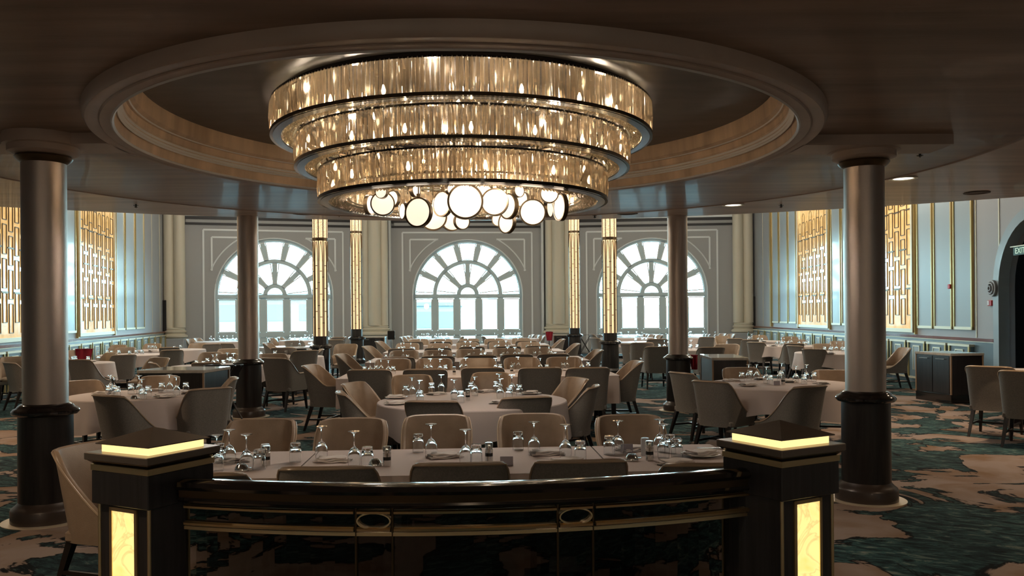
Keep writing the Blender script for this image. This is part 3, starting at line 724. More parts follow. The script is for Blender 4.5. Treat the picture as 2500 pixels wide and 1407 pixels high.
# ------------------------------------------------------------------ chairs
def chair_parts(kind):
    B = kind == 'B'
    w, b, f, r_ = (.255,.27,.26,.13) if not B else (.278,.28,.26,.13)
    ht = .88 if not B else .94
    pts = []
    def addp(x, y, nx, ny): pts.append((x, y, nx, ny))
    nb_, na, ns = 4, 7, 9
    half = []
    for k in range(nb_): half.append(((w-r_)*k/nb_, -b-.012*math.cos(PI/2*k/nb_), 0, -1))
    for k in range(na+1):
        t = -PI/2+PI/2*k/na; half.append((w-r_+r_*math.cos(t), -b+r_+r_*math.sin(t), math.cos(t), math.sin(t)))
    for k in range(1, ns+1): half.append((w, -b+r_+(f+b-r_)*k/ns, 1, 0))
    pts = [(-x, y, -nx, ny) for (x, y, nx, ny) in reversed(half[1:])]+half
    y0 = -b+.055
    def htop(y):
        if y <= y0: return ht-.012*max(0,(y+b)/.055)
        if not B:
            t = min(1, (y-y0)/(f-y0)); return .455+(ht-.012-.455)*(1-t)**2.1
        t = min(1, (y-y0)/.24); s_ = t*t*(3-2*t)
        return .66+(ht-.012-.66)*(1-t*.75-s_*.25)
    z0 = .345
    def warp(x, y, z):
        wt = max(0., min(1., 1-(y+b)/.42)); k = max(0, z-.42)
        xs_ = 1+.10*max(-.9, (z-.60)/.45)
        return (x*xs_, y-.20*k*wt-.04*max(0, k-.38)*wt*3, z)
    def P(i, z, off): x, y, nx, ny = pts[i]; return warp(x-nx*off, y-ny*off, z)
    N = len(pts); H_ = [htop(p[1]) for p in pts]
    nv = 7
    sh = MB()
    sh.grid([[P(i, z0+(H_[i]-.012-z0)*v/nv, 0) for i in range(N)] for v in range(nv+1)])
    for i in (0, N-1): sh.add([P(i,z0,0),P(i,z0,.034),P(i,H_[i]-.012,.034),P(i,H_[i]-.012,0)], [(0,1,2,3)] if i == 0 else [(3,2,1,0)])
    li = MB()
    rows = [[P(i, H_[i]-.012, -.002) for i in range(N)], [P(i, H_[i]-.002, .004) for i in range(N)], [P(i, H_[i]+.003, .014) for i in range(N)], [P(i, H_[i]-.004, .027) for i in range(N)]]
    for v in range(1, 6): rows.append([P(i, H_[i]-.004+(.42-H_[i]+.004)*v/5, .034+.014*math.sin(PI*v/5)) for i in range(N)])
    li.grid(rows)
    pp = MB(); pp.tube([P(i, H_[i]-.011, -.004) for i in range(N)], .0065, 6)
    se = MB(); n_ = 24; sx, sy0, sy1 = w-.045, -b+.05, f+.03
    def ring_(d, z):
        out = []
        for k in range(n_):
            a = 2*PI*k/n_; c, s_ = math.cos(a), math.sin(a)
            ex = abs(c)**.45*(1 if c > 0 else -1); ey = abs(s_)**.45*(1 if s_ > 0 else -1)
            out.append(((sx-d)*ex, (sy0+sy1)/2+((sy1-sy0)/2-d)*ey, z))
        return out
    se.grid([ring_(.03,.40), ring_(0,.415), ring_(-.008,.445), ring_(.004,.468), ring_(.03,.48), ring_(.12,.488)], loop=True)
    k0 = len(se.v); se.add([(0,(sy0+sy1)/2,.49)]+ring_(.12,.488), [(0,1+k,1+(k+1) % n_) for k in range(n_)])
    ba = MB(); ba.bbox(-w+.02, w-.02, -b+.03, f+.015, .345, .41, .012)
    legs = []
    for (sx_, sy_, top, bot) in ((-1,1,(w-.05,f-.03),(w-.03,f+.01)),(1,1,(w-.05,f-.03),(w-.03,f+.01)),(-1,-1,(w-.07,b-.05),(w-.035,b+.06)),(1,-1,(w-.07,b-.05),(w-.035,b+.06))):
        m = MB(); a, c_ = .024, .014
        tx, ty, bx_, by_ = sx_*top[0], sy_*top[1], sx_*bot[0], sy_*bot[1]
        vs = [(bx_-c_,by_-c_,0),(bx_+c_,by_-c_,0),(bx_+c_,by_+c_,0),(bx_-c_,by_+c_,0),(tx-a,ty-a,.36),(tx+a,ty-a,.36),(tx+a,ty+a,.36),(tx-a,ty+a,.36)]
        m.add(vs, [(0,3,2,1),(4,5,6,7),(0,1,5,4),(1,2,6,5),(2,3,7,6),(3,0,4,7)]); legs.append(m)
    st = MB()
    for s_ in (-1, 1): st.box(s_*(w-.043)-.010, s_*(w-.043)+.010, -b-.01, f-.01, .15, .175)
    st.box(-w+.05, w-.05, -.015, .005, .15, .175)
    return sh, li, pp, se, ba, legs, st
CHM = {}
for kd in 'AB':
    sh, li, pp, se, ba, legs, st = chair_parts(kd)
    CHM[kd] = dict(shell=sh.mesh('backrest','chair_fabric'), lining=li.mesh('back_lining','chair_leather'), piping=pp.mesh('piping','chair_piping'), seat=se.mesh('seat','chair_leather'),
                   base=ba.mesh('seat_frame','chair_fabric'), legs=[l.mesh('leg','chair_leg',False) for l in legs], st=st.mesh('stretcher','chair_leg',False))
    al = MB()
    for mi, ms in enumerate(([sh, ba], [li, se], [pp], legs+[st])):
        for q in ms: al.merge(q, mi)
    CHM[kd]['all'] = al.mesh('chair', ['chair_fabric','chair_leather','chair_piping','chair_leg'])
PROTO = {}
def make_chair(kind):
    nm = 'dining_chair' if kind == 'A' else 'armchair'
    t = thing(nm, 'x', 'chair'); d = CHM[kind]
    link('backrest', d['shell'], t); link('back_lining', d['lining'], t)['label'] = 'smooth tan leather inside of the backrest'
    link('piping', d['piping'], t); link('seat', d['seat'], t)['label'] = 'tan leather seat cushion'; link('seat_frame', d['base'], t)
    for l in d['legs']: link('leg', l, t)
    link('stretcher', d['st'], t); return t
BACKS = []
def chair(px, py, hdg, kind, label, group, far=False, Y=None):
    """px,py: middle of the top edge of the backrest in the photo; hdg: where the sitter looks (0 = away from the camera)"""
    ht = .88 if kind == 'A' else .94
    p = on_z(px, py, ht)
    if p.y > 30: p = at_y(px, py, min(33., 30+(p.y-30)*.35))
    h = R(hdg)+random.uniform(-.03,.03)
    fx, fy = math.sin(h), math.cos(h)
    loc = Vector((p.x+fx*.375, p.y+fy*.375, 0))
    if far or p.y > 18.5:
        o = bpy.data.objects.new('dining_chair' if kind == 'A' else 'armchair', CHM[kind]['all']); COL.objects.link(o)
    else:
        if kind not in PROTO: PROTO[kind] = make_chair(kind); o = PROTO[kind]
        else: o = copy_tree(PROTO[kind])
    o.location = loc; o.rotation_euler = (0,0,-h)
    tag(o, label, 'chair', group)
    return o
GA, GB = 'grey fabric dining chairs lined with tan leather', 'grey fabric armchairs lined with tan leather'
def row(items, kind, hdg, fmt, grp):
    for i, (px, py) in enumerate(items):
        nme = ('leftmost' if i == 0 else 'rightmost' if i == len(items)-1 else ORD[i]+' from the left')
        chair(px, py, hdg, kind, fmt % nme, grp)
row([(468,1158),(792,1141),(1122,1131),(1422,1124),(1742,1132)], 'A', -3, 'near-side chair back at the foreground long table, %s', GA)
row([(648,1022),(866,1020),(1068,1012),(1297,1009),(1529,1012)], 'A', 177, 'far-side chair at the foreground long table, %s', GA)
row([(899,902),(1037,901),(1179,897),(1321,897),(1438,897)], 'B', -4, 'near-side dark armchair back at the first long table, %s', GB)
row([(960,876),(1061,875),(1167,875),(1272,873),(1375,872)], 'B', 176, 'far-side tan armchair at the first long table, %s', GB)
row([(970,872),(1068,869),(1173,867),(1263,865),(1353,864)], 'B', -4, 'near-side armchair at the second long table, %s', GB)
row([(988,856),(1069,855),(1148,852.5),(1236,850.5),(1311,849)], 'B', 176, 'far-side armchair at the second long table, %s', GB)
row([(980,851),(1069,849),(1152,846),(1241,845),(1316,844)], 'B', -4, 'near-side armchair at the third long table, %s', GB)
row([(996,838),(1073,838.6),(1141,836),(1220,835),(1290,835)], 'B', 176, 'far-side armchair at the third long table, %s', GB)
row([(1006,834),(1075,834),(1144,833),(1217,832.5),(1286,832)], 'B', -4, 'near-side armchair at the farthest long table, %s', GB)
row([(1023,828.5),(1080,828.5),(1146,827),(1206,827),(1272,826)], 'B', 176, 'far-side armchair at the farthest long table, %s', GB)
misc = [
 # around the centre round table
 (1049,979,8,'A','dining chair seen from behind at the centre round table, left of its near pair'), (1291,969,-14,'A','dining chair seen from behind at the centre round table, right of its near pair'),
 (1004,915,168,'A','tan-faced chair behind the centre round table, left of its far pair'), (1200,909,184,'A','tan-faced chair behind the centre round table, right of its far pair'),
 (852,934,112,'A','tan leather chair turned right, upper of the two left of the centre round table'), (822,957,72,'A','grey-backed chair turned right, lower of the two left of the centre round table'),
 (1419,922,-118,'A','tan leather chair turned left, right of the centre round table, tall tan back'), (1460,941,-75,'A','grey-sided chair turned left, lower one right of the centre round table'),
 # ends of the long tables
 (752,891,100,'B','armchair at the left end of the first long table'), (828,864,100,'B','armchair at the left end of the second long table'),
 (893,845,102,'B','armchair at the left end of the third long table, right of the lantern column'), (922,833,98,'B','armchair at the left end of the farthest long table'),
 (1560,881,-98,'B','armchair at the right end of the first long table'), (1465,853.5,-98,'B','armchair at the right end of the second long table'),
 (1411,838.5,-98,'B','armchair at the right end of the third long table'), (1376,827.5,-96,'B','armchair at the right end of the farthest long table'),
 (847,840,180,'B','tan-faced armchair standing alone left of the slim lantern column'),
 # near left
 (188,1084,108,'A','glossy tan leather chair beside the left railing post'),
 (250,965,30,'A','dark grey chair back at the round table right of the left foreground column'), (521,947,-42,'A','grey chair seen from behind at the right of the left round table'),
 (580,921,-112,'A','tan chair turned left between the left round table and the bronze column'), (397,917,176,'A','tan-faced chair on the far side of the left round table'),
 (190,929,128,'A','tan chair right behind the left foreground column'),
 (14,885,36,'A','grey chair back cut by the left edge of the photo'), (34,871,150,'A','tan-faced chair at the left edge, behind the grey one'),
 (186,878,10,'A','grey chair back just right of the left foreground column'), (184,855,130,'A','tan chair beside the red napkin, right of the left column'),
 (278,861,-145,'A','tan-faced chair at the cloth-covered round table left of the bronze column'), (305,866,-40,'A','light grey chair back, right neighbour of the tan-faced chair'),
 (376,839,180,'A','tan-faced chair near the left wall wainscot, right of its pair'), (294,842.5,190,'A','tan-faced chair near the left wall wainscot, farther of its pair'), (310,848,175,'A','tan-faced chair near the left wall wainscot, nearer of its pair'),
 (411,848,-6,'A','wide grey chair back at the left-hand wall tables'), (420,854.5,-25,'A','light grey chair back turned slightly left, left of the bronze column'),
 (396,873,200,'A','tan-faced chair behind the left service cabinet'), (365,885,60,'A','low grey chair back left of the left service cabinet'),
 (459,826.5,104,'A','pale chair turned right under the left corner pilaster, left one'), (477,822,104,'A','pale chair turned right under the left corner pilaster, right one'),
 (486,838.5,178,'A','tan chair back at the far left window table'), (518,840,-20,'A','grey chair back at the far left window table, right of the tan one'), (547,838.5,0,'A','flat grey chair back left of the bronze column by the window'),
 (499,885.5,0,'A','wide dark chair back behind the left service cabinet'), (520,860,180,'A','tan-faced chair left of the bronze column, left of its pair'), (558,864,180,'A','tan-faced chair left of the bronze column, right of its pair'), (560,851.5,170,'A','tan-faced chair left of the bronze column, farthest'),
 (664,874,22,'B','light grey chair back right of the bronze column'), (663,864,150,'B','tan-faced chair behind the light grey chair right of the bronze column'),
 (750,855.5,-35,'B','large grey armchair seen from behind, left of the lantern column foot'), (790,852,-108,'A','tan-edged chair turned left at the foot of the lantern column'),
 (690,848.5,0,'B','tan chair back in front of the bright tabletop by the left window'), (716,832,0,'B','dark chair back behind the bright tabletop by the left window'),
 (648,837,92,'B','chair turned right beside the bright tabletop, nearest'), (658,823,100,'A','chair turned right under the left window, middle one'), (680,818.5,96,'A','curved pale chair turned right under the left window'),
 (846,818.5,-104,'A','pale chair turned left, left of the slim lantern column'), (815,829.5,0,'B','chair back right of the lantern column foot'), (823,820,0,'A','dark chair back far right of the left lantern column'),
 (978,820.5,102,'A','pale chair turned right under the centre window, nearest of three'), (987,817.5,102,'A','pale chair turned right under the centre window, middle of three'), (995,815,102,'A','pale chair turned right under the centre window, farthest of three'),
 (1133,819.5,-95,'A','dark chair turned left in the middle under the centre window'), (1176,819.5,80,'A','dark chair turned right in the middle under the centre window'),
 (1304,810.5,-104,'A','grey chair turned left at the right of the centre window, farthest of three'), (1318,813,-104,'A','grey chair turned left at the right of the centre window, middle of three'), (1330,816.5,-104,'A','grey chair turned left at the right of the centre window, nearest of three'),
 # near right
 (1725,930,46,'A','grey chair seen from behind at the near left of the right round table'), (1653,909,62,'A','tan-lined chair turned right, left of the right round table'),
 (1804,897,180,'A','tan-faced chair on the far side of the right round table'), (1990,942,-26,'A','grey chair seen from behind at the near right of the right round table'),
 (2030,903,-165,'A','tan-faced chair half hidden by the right foreground column'),
 (1984,852,36,'A','light grey chair back at the table behind the right column, nearest'), (1935,844,60,'A','tan-lined chair turned right at the table behind the right column'),
 (1941,838.5,0,'A','dark grey chair back at the middle of the right-hand tables'), (2005,839.5,180,'A','tan-faced chair behind the right-hand table, left of the right column'), (2052,833,-150,'A','chair by the right wainscot, just left of the right column'),
 (1842,835.5,40,'A','light grey chair back at the right-hand tables, its seat stretching right'), (1792,826.5,34,'A','wide grey chair back right of the bronze column by the right window'), (1834,829,0,'A','tan chair back behind the light grey chair on the right'),
 (1852,818.5,180,'A','tan-faced chair near the right corner pilaster'), (1944,829,180,'A','tan-faced chair by the right wainscot at the middle table'), (1926,822,180,'A','small tan-faced chair by the right wainscot, farthest'),
 (1739,847.5,0,'B','grey armchair back behind the stone-topped cabinet by the bronze column'), (1776,840.5,205,'B','tan and pale armchair behind the stone-topped cabinet, right one'),
 (1762,820.5,180,'A','tan chair back right of the bronze column, at the far tables'), (1769,809.5,-108,'A','pale chair turned left below the right window edge, left one'), (1790,811.5,-108,'A','pale chair turned left below the right window edge, right one'), (1727,823,0,'A','whitish chair back right of the bronze column'),
 (1607,846,0,'B','wide tan-grey armchair back left of the bronze column by the right window'), (1568,836.5,4,'B','tan armchair back in front of the bright tabletop by the right window'), (1528,839.5,48,'A','grey chair turned right at the foot of the right lantern column'),
 (1606,827.5,0,'B','dark chair back behind the bright tabletop by the right window'), (1579,809.5,-100,'A','chair turned left under the right window, farthest of three'), (1597,812,-100,'A','chair turned left under the right window, middle of three'), (1616,814.5,-100,'A','chair turned left under the right window, nearest of three'),
 (1448,825,66,'B','grey armchair turned right, left of the right lantern column'), (1441,810,74,'A','pale chair turned right, far left under the right window, left one'), (1459,812,74,'A','pale chair turned right, far left under the right window, right one'),
 (2412,894,42,'B','light grey chair back at the right edge, left of the pair'), (2500,905,40,'B','light grey chair back cut by the right edge of the photo'),
 (2216,849,-92,'A','tan chair turned left by the right wainscot, left of the dark cabinet'), (2152,856,-60,'A','chair hidden behind the right foreground column'),
]
for (px, py, h, k, lb) in misc:
    o = chair(px, py, h, k, lb, GA if k == 'A' else GB)
    if lb.startswith('glossy tan leather chair'):
        del o['group']
        for ch in o.children:
            if ch.name.split('.')[0] in ('backrest', 'seat_frame'): ch.material_slots[0].link = 'OBJECT'; ch.material_slots[0].material = MATS['chair_leather']

# ------------------------------------------------------------------ tables and cloths
ZT = .765
def cloth_round(rad, drop=.32, n=96, seed=0):
    rnd = random.Random(seed); ph = [rnd.uniform(0,6.28) for _ in range(4)]
    m = MB(); m.lathe([(0,ZT),(rad*.5,ZT),(rad-.012,ZT),(rad,ZT-.004),(rad+.006,ZT-.014)], n)
    rows = []
    for v in range(7):
        t = v/6; row_ = []
        for k in range(n):
            a = 2*PI*k/n
            am = .030*t*(.5+.5*math.sin(5*a+ph[0]))*(1+.5*math.sin(3*a+ph[1]))
            rr = rad+.006+am*math.cos(15*a+2*math.sin(2*a+ph[2]))+.03*t+.02*t*math.cos(4*a+ph[3])
            dd = drop*(1+.16*math.cos(4*a+ph[3]))
            row_.append((rr*math.cos(a), rr*math.sin(a), ZT-.014-(dd-.014)*t))
        rows.append(row_)
    m.grid(rows, loop=True); m.f = [f for f in m.f if len(f) < 60]+[]; m.m = [0]*len(m.f); return m
def cloth_rect(w, d, drop=.30, seed=0):
    rnd = random.Random(seed); m = MB(); n = 30; per = []
    def pt(t):
        s_ = 2*(w+d)*t
        if s_ < w: return (-w/2+s_, -d/2, 0, -1)
        s_ -= w
        if s_ < d: return (w/2, -d/2+s_, 1, 0)
        s_ -= d
        if s_ < w: return (w/2-s_, d/2, 0, 1)
        s_ -= w; return (-w/2, d/2-s_, -1, 0)
    N = 88; ph = rnd.uniform(0,6)
    P_ = [pt(k/N) for k in range(N)]
    rows = []
    for (t, z) in ((0,ZT),(0,ZT-.006),(.4,ZT-drop*.4),(.75,ZT-drop*.75),(1,ZT-drop)):
        rows.append([(x+nx*(.004+t*(.012+.014*math.sin(k*1.3+ph))), y+ny*(.004+t*(.012+.014*math.sin(k*1.3+ph))), z-(.02*math.sin(k*.4+ph) if t == 1 else 0)) for k, (x, y, nx, ny) in enumerate(P_)])
    m.grid(rows, loop=True); m.add([(-w/2,-d/2,ZT),(w/2,-d/2,ZT),(w/2,d/2,ZT),(-w/2,d/2,ZT)], [(0,1,2,3)]); return m
TB = []
def round_table(x, y, rad, lb_table, lb_cloth, seed, bare=False):
    TB.append(('r', x, y, rad, rad, 0))
    t = thing('round_table', lb_table, 'table', (x, y, 0), seed*.7, 'round dining tables')
    m = MB(); m.lathe([(0,ZT-.04),(rad-.01,ZT-.04),(rad-.004,ZT-.03),(rad-.006,ZT-.003),(0,ZT-.003)], 48); part('tabletop', m, 'plinth_wood' if not bare else 'white_plastic', t)
    m = MB(); m.lathe([(.07,.08),(.05,.14),(.045,.60),(.10,.725)], 20); part('pedestal', m, 'black_wood', t)
    for k in range(4):
        m = MB(); m.bbox(.03,.42,-.03,.03,.0,.08,.01,M=Matrix.Rotation(PI/4+k*PI/2,4,'Z')); part('foot', m, 'black_wood', t, smooth=False)
    if not bare:
        o = part('tablecloth', cloth_round(rad, seed=seed), 'cloth', None, (x, y, 0), seed*.7); tag(o, lb_cloth, 'tablecloth', 'pale tablecloths on round tables')
def rect_table(x, y, w, d, rz, lb_table, lb_cloth, seed, drop=.3):
    TB.append(('q', x, y, w/2, d/2, rz))
    t = thing('rectangular_table', lb_table, 'table', (x, y, 0), rz, 'rectangular dining tables')
    m = MB(); m.bbox(-w/2+.005,w/2-.005,-d/2+.005,d/2-.005,ZT-.04,ZT-.003,.006); part('tabletop', m, 'plinth_wood', t, smooth=False)
    for sx in (-1, 1):
        for sy in (-1, 1): m = MB(); m.box(sx*(w/2-.08)-.03, sx*(w/2-.08)+.03, sy*(d/2-.08)-.03, sy*(d/2-.08)+.03, 0, ZT-.04); part('leg', m, 'black_wood', t, smooth=False)
    o = part('tablecloth', cloth_rect(w, d, drop, seed), 'cloth', None, (x, y, 0), rz, smooth=False); tag(o, lb_cloth, 'tablecloth', 'pale tablecloths on rectangular tables')
YW = R(3.2)
def T1(u, v):                                            # foreground table line: u along, v across
    c, s_ = math.cos(YW), math.sin(YW); return (-.36+u*c-v*s_, 5.10+u*s_+v*c)
for (u0, u1, nm, i) in ((-1.55,-.905,'left',1),(-.895,.905,'middle',2),(.915,1.72,'right',3)):
    x, y = T1((u0+u1)/2, 0)
    rect_table(x, y, u1-u0, .92, YW, 'rectangular table, %s one of the foreground row' % nm, 'pale tablecloth on the %s table of the foreground row' % nm, i, .22)
round_table(-.42, 8.72, .98, 'round table in the centre, just behind the foreground chairs', 'pale cloth on the large round table in the centre', 2)
RC = (-4.36, 9.66, .73); RR = (3.34, 10.40, .92)
round_table(*RC, 'round table at the left, between the left foreground column and the bronze column', 'pale draped cloth on the round table at the left', 3)
round_table(*RR, 'round table at the right, in front of the right foreground column', 'pale draped cloth on the round table at the right', 5)
rows_ = [(12.75,1.65,-.52,4.05,'first'),(16.85,1.7,-.70,4.3,'second'),(20.95,1.7,-.95,4.4,'third'),(25.2,1.5,-1.15,4.4,'farthest')]
for (yc, dp, xc, wd_, nm) in rows_:
    for s_, sd in ((-1,'left'),(1,'right')):
        rect_table(xc+s_*wd_/4*1.004, yc+s_*wd_/4*.06, wd_/2-.01, dp, YW, 'table forming the %s half of the %s long table' % (sd, nm), 'pale cloth on the %s half of the %s long table' % (sd, nm), int(yc)+s_, .42)
def tbl(px, py, rad, l1, l2, sd, bare=False):
    p = on_z(px, py, ZT); round_table(p.x, p.y, rad, l1, l2, sd, bare)
tbl(700,871,.80,'table between the bronze column and the left lantern column','cloth with rumpled napkins between the bronze column and the left lantern column',11)
tbl(196,886,.62,'round table behind the left foreground column','hanging cloth on the table right of the left foreground column',12)
tbl(322,866,.78,'round table at the left under the gold wall panel','hanging cloth on the table under the left gold wall panel',13)
tbl(418,854,.9,'round table left of the bronze column, towards the left corner','hanging cloth on the table towards the left corner pilaster',14)
tbl(535,893,.85,'round table just behind the left service cabinet','cloth on the table just behind the left service cabinet',15)
tbl(704,846.5,.85,'bare bright table in front of the left window','bright bare top',16,True)
tbl(1590,835,.95,'bare bright table in front of the right window','x',17,True)
tbl(1655,853,.8,'round table behind the bronze column at the right','cloth on the table behind the right bronze column',18)
tbl(1925,844,.9,'round table in the middle of the right side','draped cloth on the middle table of the right side',19)
tbl(2045,861,.90,'round table half hidden behind the right foreground column','draped cloth on the table left of the right foreground column',20)
tbl(1845,833,.9,'round table towards the right corner pilaster','cloth on the table towards the right corner pilaster',21)
tbl(545,834,1.0,'table under the left window, left part','bright cloth on the table under the left window, left part',22)
tbl(748,831,1.0,'table under the left window, right part','bright cloth on the table under the left window, beside the lantern column',23)
tbl(1058,828,1.0,'table under the centre window, left part','bright cloth on the table under the centre window, left part',24)
tbl(1252,827,1.0,'table under the centre window, right part','bright cloth on the table under the centre window, right part',25)
tbl(1530,824.5,1.0,'table under the right window, left part','bright cloth on the table under the right window, left part',26)
tbl(1700,824,1.0,'table under the right window, right of the bronze column','bright cloth on the table under the right window, right of the bronze column',27)
tbl(2540,908,.8,'table at the right edge behind the two grey chairs','white cloth at the right edge behind the two grey chairs',28)

# ------------------------------------------------------------------ glassware and table things
def snap(p, mg=.06):
    best = None
    for (k, x, y, a, b, rz) in TB:
        dx, dy = p[0]-x, p[1]-y
        if k == 'r':
            d = math.hypot(dx, dy); q = (x+dx*min(1,(a-mg)/max(d,1e-6)), y+dy*min(1,(a-mg)/max(d,1e-6)))
        else:
            c, s_ = math.cos(rz), math.sin(rz); u, v = dx*c+dy*s_, -dx*s_+dy*c
            u, v = max(-a+mg, min(a-mg, u)), max(-b+mg, min(b-mg, v)); q = (x+u*c-v*s_, y+u*s_+v*c)
        e = math.hypot(q[0]-p[0], q[1]-p[1])
        if best is None or e < best[0]: best = (e, q)
    if best[0] > .5: print('SNAP', [round(c, 2) for c in p], round(best[0], 2))
    return Vector((best[1][0], best[1][1], p[2]))
def wine_mesh():
    m = MB()
    m.lathe([(0,.110),(.018,.102),(.0325,.078),(.037,.055),(.036,.03),(.033,0),(.0345,0),(.0375,.03),(.0385,.055),(.034,.080),(.020,.105),(.007,.118),(.0035,.128),(.0035,.185),(.007,.196),(.020,.202),(.036,.207),(.036,.209),(0,.209)], 24, caps=False); return m
def tumbler_mesh():
    m = MB()
    m.lathe([(0,.098),(.020,.095),(.0315,.082),(.0335,.06),(.0342,0),(.036,0),(.0355,.06),(.034,.082),(.0295,.098),(.0315,.104),(.0315,.114),(.029,.118),(0,.118)], 24, caps=False); return m
WM, TMm = wine_mesh().mesh('wine_glass','table_glass'), tumbler_mesh().mesh('tumbler','table_glass')
def mill(p, label, grp='salt and pepper mills', s=1.):
    t = thing('pepper_mill', label, 'mill', p, 0, grp)
    m = MB(); m.lathe([(0,0),(.024,0),(.024,.035),(0,.035)], 24); part('body', m, 'steel', t)
    m = MB(); m.lathe([(.0235,.035),(.0235,.055)], 24); part('window', m, 'mill_black', t)
    m = MB(); m.lathe([(.0245,.055),(.0245,.078),(.0225,.080),(.0225,.084),(.0245,.086),(.0245,.112),(.022,.116),(0,.117)], 24); part('cap', m, 'steel', t)
def bowl(p, label):
    m = MB(); m.lathe([(.040,0),(.041,.006),(.036,.022),(.026,.036),(.024,.040),(.020,.040),(.018,.035),(0,.035)], 28); m.box(.03,.055,-.010,.010,.012,.018)
    tag(part('metal_bowl', m, 'steel', None, p), label, 'bowl', 'upturned metal bowls')
def card(p, label, rz=0):
    m = MB(); m.add([(-.038,.0,0),(.038,.0,0),(.038,.006,.052),(-.038,.006,.052),(-.038,.018,0),(.038,.018,0),(.038,.008,.052),(-.038,.008,.052)], [(0,1,2,3),(5,4,7,6),(3,2,6,7),(0,3,7,4),(1,5,6,2),(0,4,5,1)])
    tag(part('menu_card', m, 'card_lilac', None, p, rz, smooth=False), label, 'card', 'table menu cards')
def napkin_mesh(seed):
    rnd = random.Random(seed); m = MB(); n = 10
    for lay in range(3):
        w, d = .105-.012*lay, .062-.006*lay; a = rnd.uniform(-.25,.25); rows = []
        for j in range(6):
            rows.append([((-w+2*w*i/n)*math.cos(a)-(-d+2*d*j/5)*math.sin(a), (-w+2*w*i/n)*math.sin(a)+(-d+2*d*j/5)*math.cos(a)+.008*math.sin(i+lay), .010+.009*lay+.0022*math.sin(i*.9+lay*2+j*.7)) for i in range(n+1)])
        m.grid(rows); m.grid([[(x,y,z-.007) for (x,y,z) in r_] for r_ in reversed(rows)])
        e = [[(x,y,z-.007) for (x,y,z) in rows[0]], rows[0]]; m.grid(e)
        e = [rows[-1], [(x,y,z-.007) for (x,y,z) in rows[-1]]]; m.grid(e)
    return m
NPM = [napkin_mesh(s).mesh('napkin','napkin') for s in range(4)]
plm = MB(); plm.lathe([(0,.0),(.07,.0),(.085,.006),(.118,.014),(.120,.017),(.116,.018),(.085,.011),(.065,.006),(0,.006)], 40); PLM = plm.mesh('plate','plate')
def setting(p, label, i, plate=True, rz=0):
    if plate: o = link('plate', PLM, None, p); tag(o, 'white plate '+label, 'plate', 'white plates'); q = Vector(p)+Vector((0,0,.009))
    else: q = Vector(p)
    o = link('napkin', NPM[i % 4], None, q, rz); tag(o, 'folded napkin '+label, 'napkin', 'folded pale napkins')
def glasses(tname, W_, T_, z=ZT):
    for nm, me, lst, what in (('wine_glass', WM, W_, 'upside-down wine glass'), ('tumbler', TMm, T_, 'upside-down tumbler')):
        lst = sorted(lst)
        for i, (px, py) in enumerate(lst):
            p = snap(on_z(px, py, z)); o = link(nm, me, None, p, random.uniform(0,6))
            pos = 'leftmost' if i == 0 else 'rightmost' if i == len(lst)-1 else ORD[min(i,15)]+' from the left'
            tag(o, '%s on %s, %s' % (what, tname, pos), 'glass', what+'es on '+tname if what.endswith('glass') else what+'s on '+tname)
def P_(px, py): return snap(on_z(px, py, ZT+.001), .08)
glasses('the foreground long table', [(530,1151),(560,1134),(602,1148),(785,1124),(865,1140),(1053,1117),(1137,1135),(1304,1111),(1381,1120),(1509,1108),(1611,1104),(1620,1119)],
        [(535,1131),(633,1147),(740,1128),(897,1140),(1021,1104),(1163,1133),(1265,1098),(1417,1124),(1487,1110),(1636,1107),(1653,1117)])
mill(P_(650,1137), 'steel mill on the foreground table, left end, half hidden by a tumbler'); mill(P_(945,1138), 'steel and black mill on the foreground table, left of its middle')
mill(P_(1194,1128), 'steel and black mill beside a card in the middle of the foreground table'); mill(P_(1586,1124), 'steel and black mill at the right end of the foreground table')
m = MB(); m.lathe([(0,0),(.026,0),(.027,.10),(.024,.108),(0,.11)], 24); WC = m.mesh('sweetener_pot','white_plastic')
for (px, py, lb) in ((648,1128,'white cylindrical pot at the left end of the foreground table'),(1575,1112,'white cylindrical pot beside the right mill on the foreground table')): tag(link('white_pot', WC, None, P_(px,py)), lb, 'pot', 'white pots')
bowl(P_(590,1150), 'upturned shiny bowl under the left wine glasses of the foreground table'); bowl(P_(916,1138), 'upturned shiny bowl beside the left-middle mill'); bowl(P_(1543,1125), 'upturned shiny bowl at the right of the foreground table')
card(P_(1237,1137), 'lilac-grey card stand in the middle of the foreground table', .05); card(P_(1531,1105), 'lilac-grey card stand at the right of the foreground table', 0)
for i, (px, py, lb, pl) in enumerate(((572,1126,'at the left end of the foreground table',0),(812,1127,'on the foreground table between the second and third wine glasses',0),(1085,1117,'in the middle of the foreground table behind a wine glass',0),(1335,1110,'on the foreground table right of the middle',0),
     (1545,1100,'on the foreground table behind the right card',0),(1712,1114,'on a plate at the right end of the foreground table',1),(1650,1134,'lying in front of the right glasses of the foreground table',0),(1385,1131,'just behind the second chair back from the right in the foreground',0))):
    setting(P_(px,py), lb, i, pl == 1, .1*i)
m = MB(); p0 = P_(1746,1103)
for k in range(3): m.tube([(-.09,.012*k,.018),(.02,.012*k,.020),(.09,.012*k+.004,.022)], [.003,.003,.007], 6)
tag(part('cutlery', m, 'steel', None, p0, -.25), 'steel cutlery on the plate at the right end of the foreground table', 'cutlery')
glasses('the centre round table', [(1006,968),(1024,978),(1069,958),(1109,976),(1159,966),(1221,973),(1250,961),(1235,953)], [(990,967),(1026,983),(1052,961),(1125,984),(1149,953),(1240,948),(1243,974),(1268,966)])
mill(P_(1142,978), 'steel mill in the middle of the centre round table')
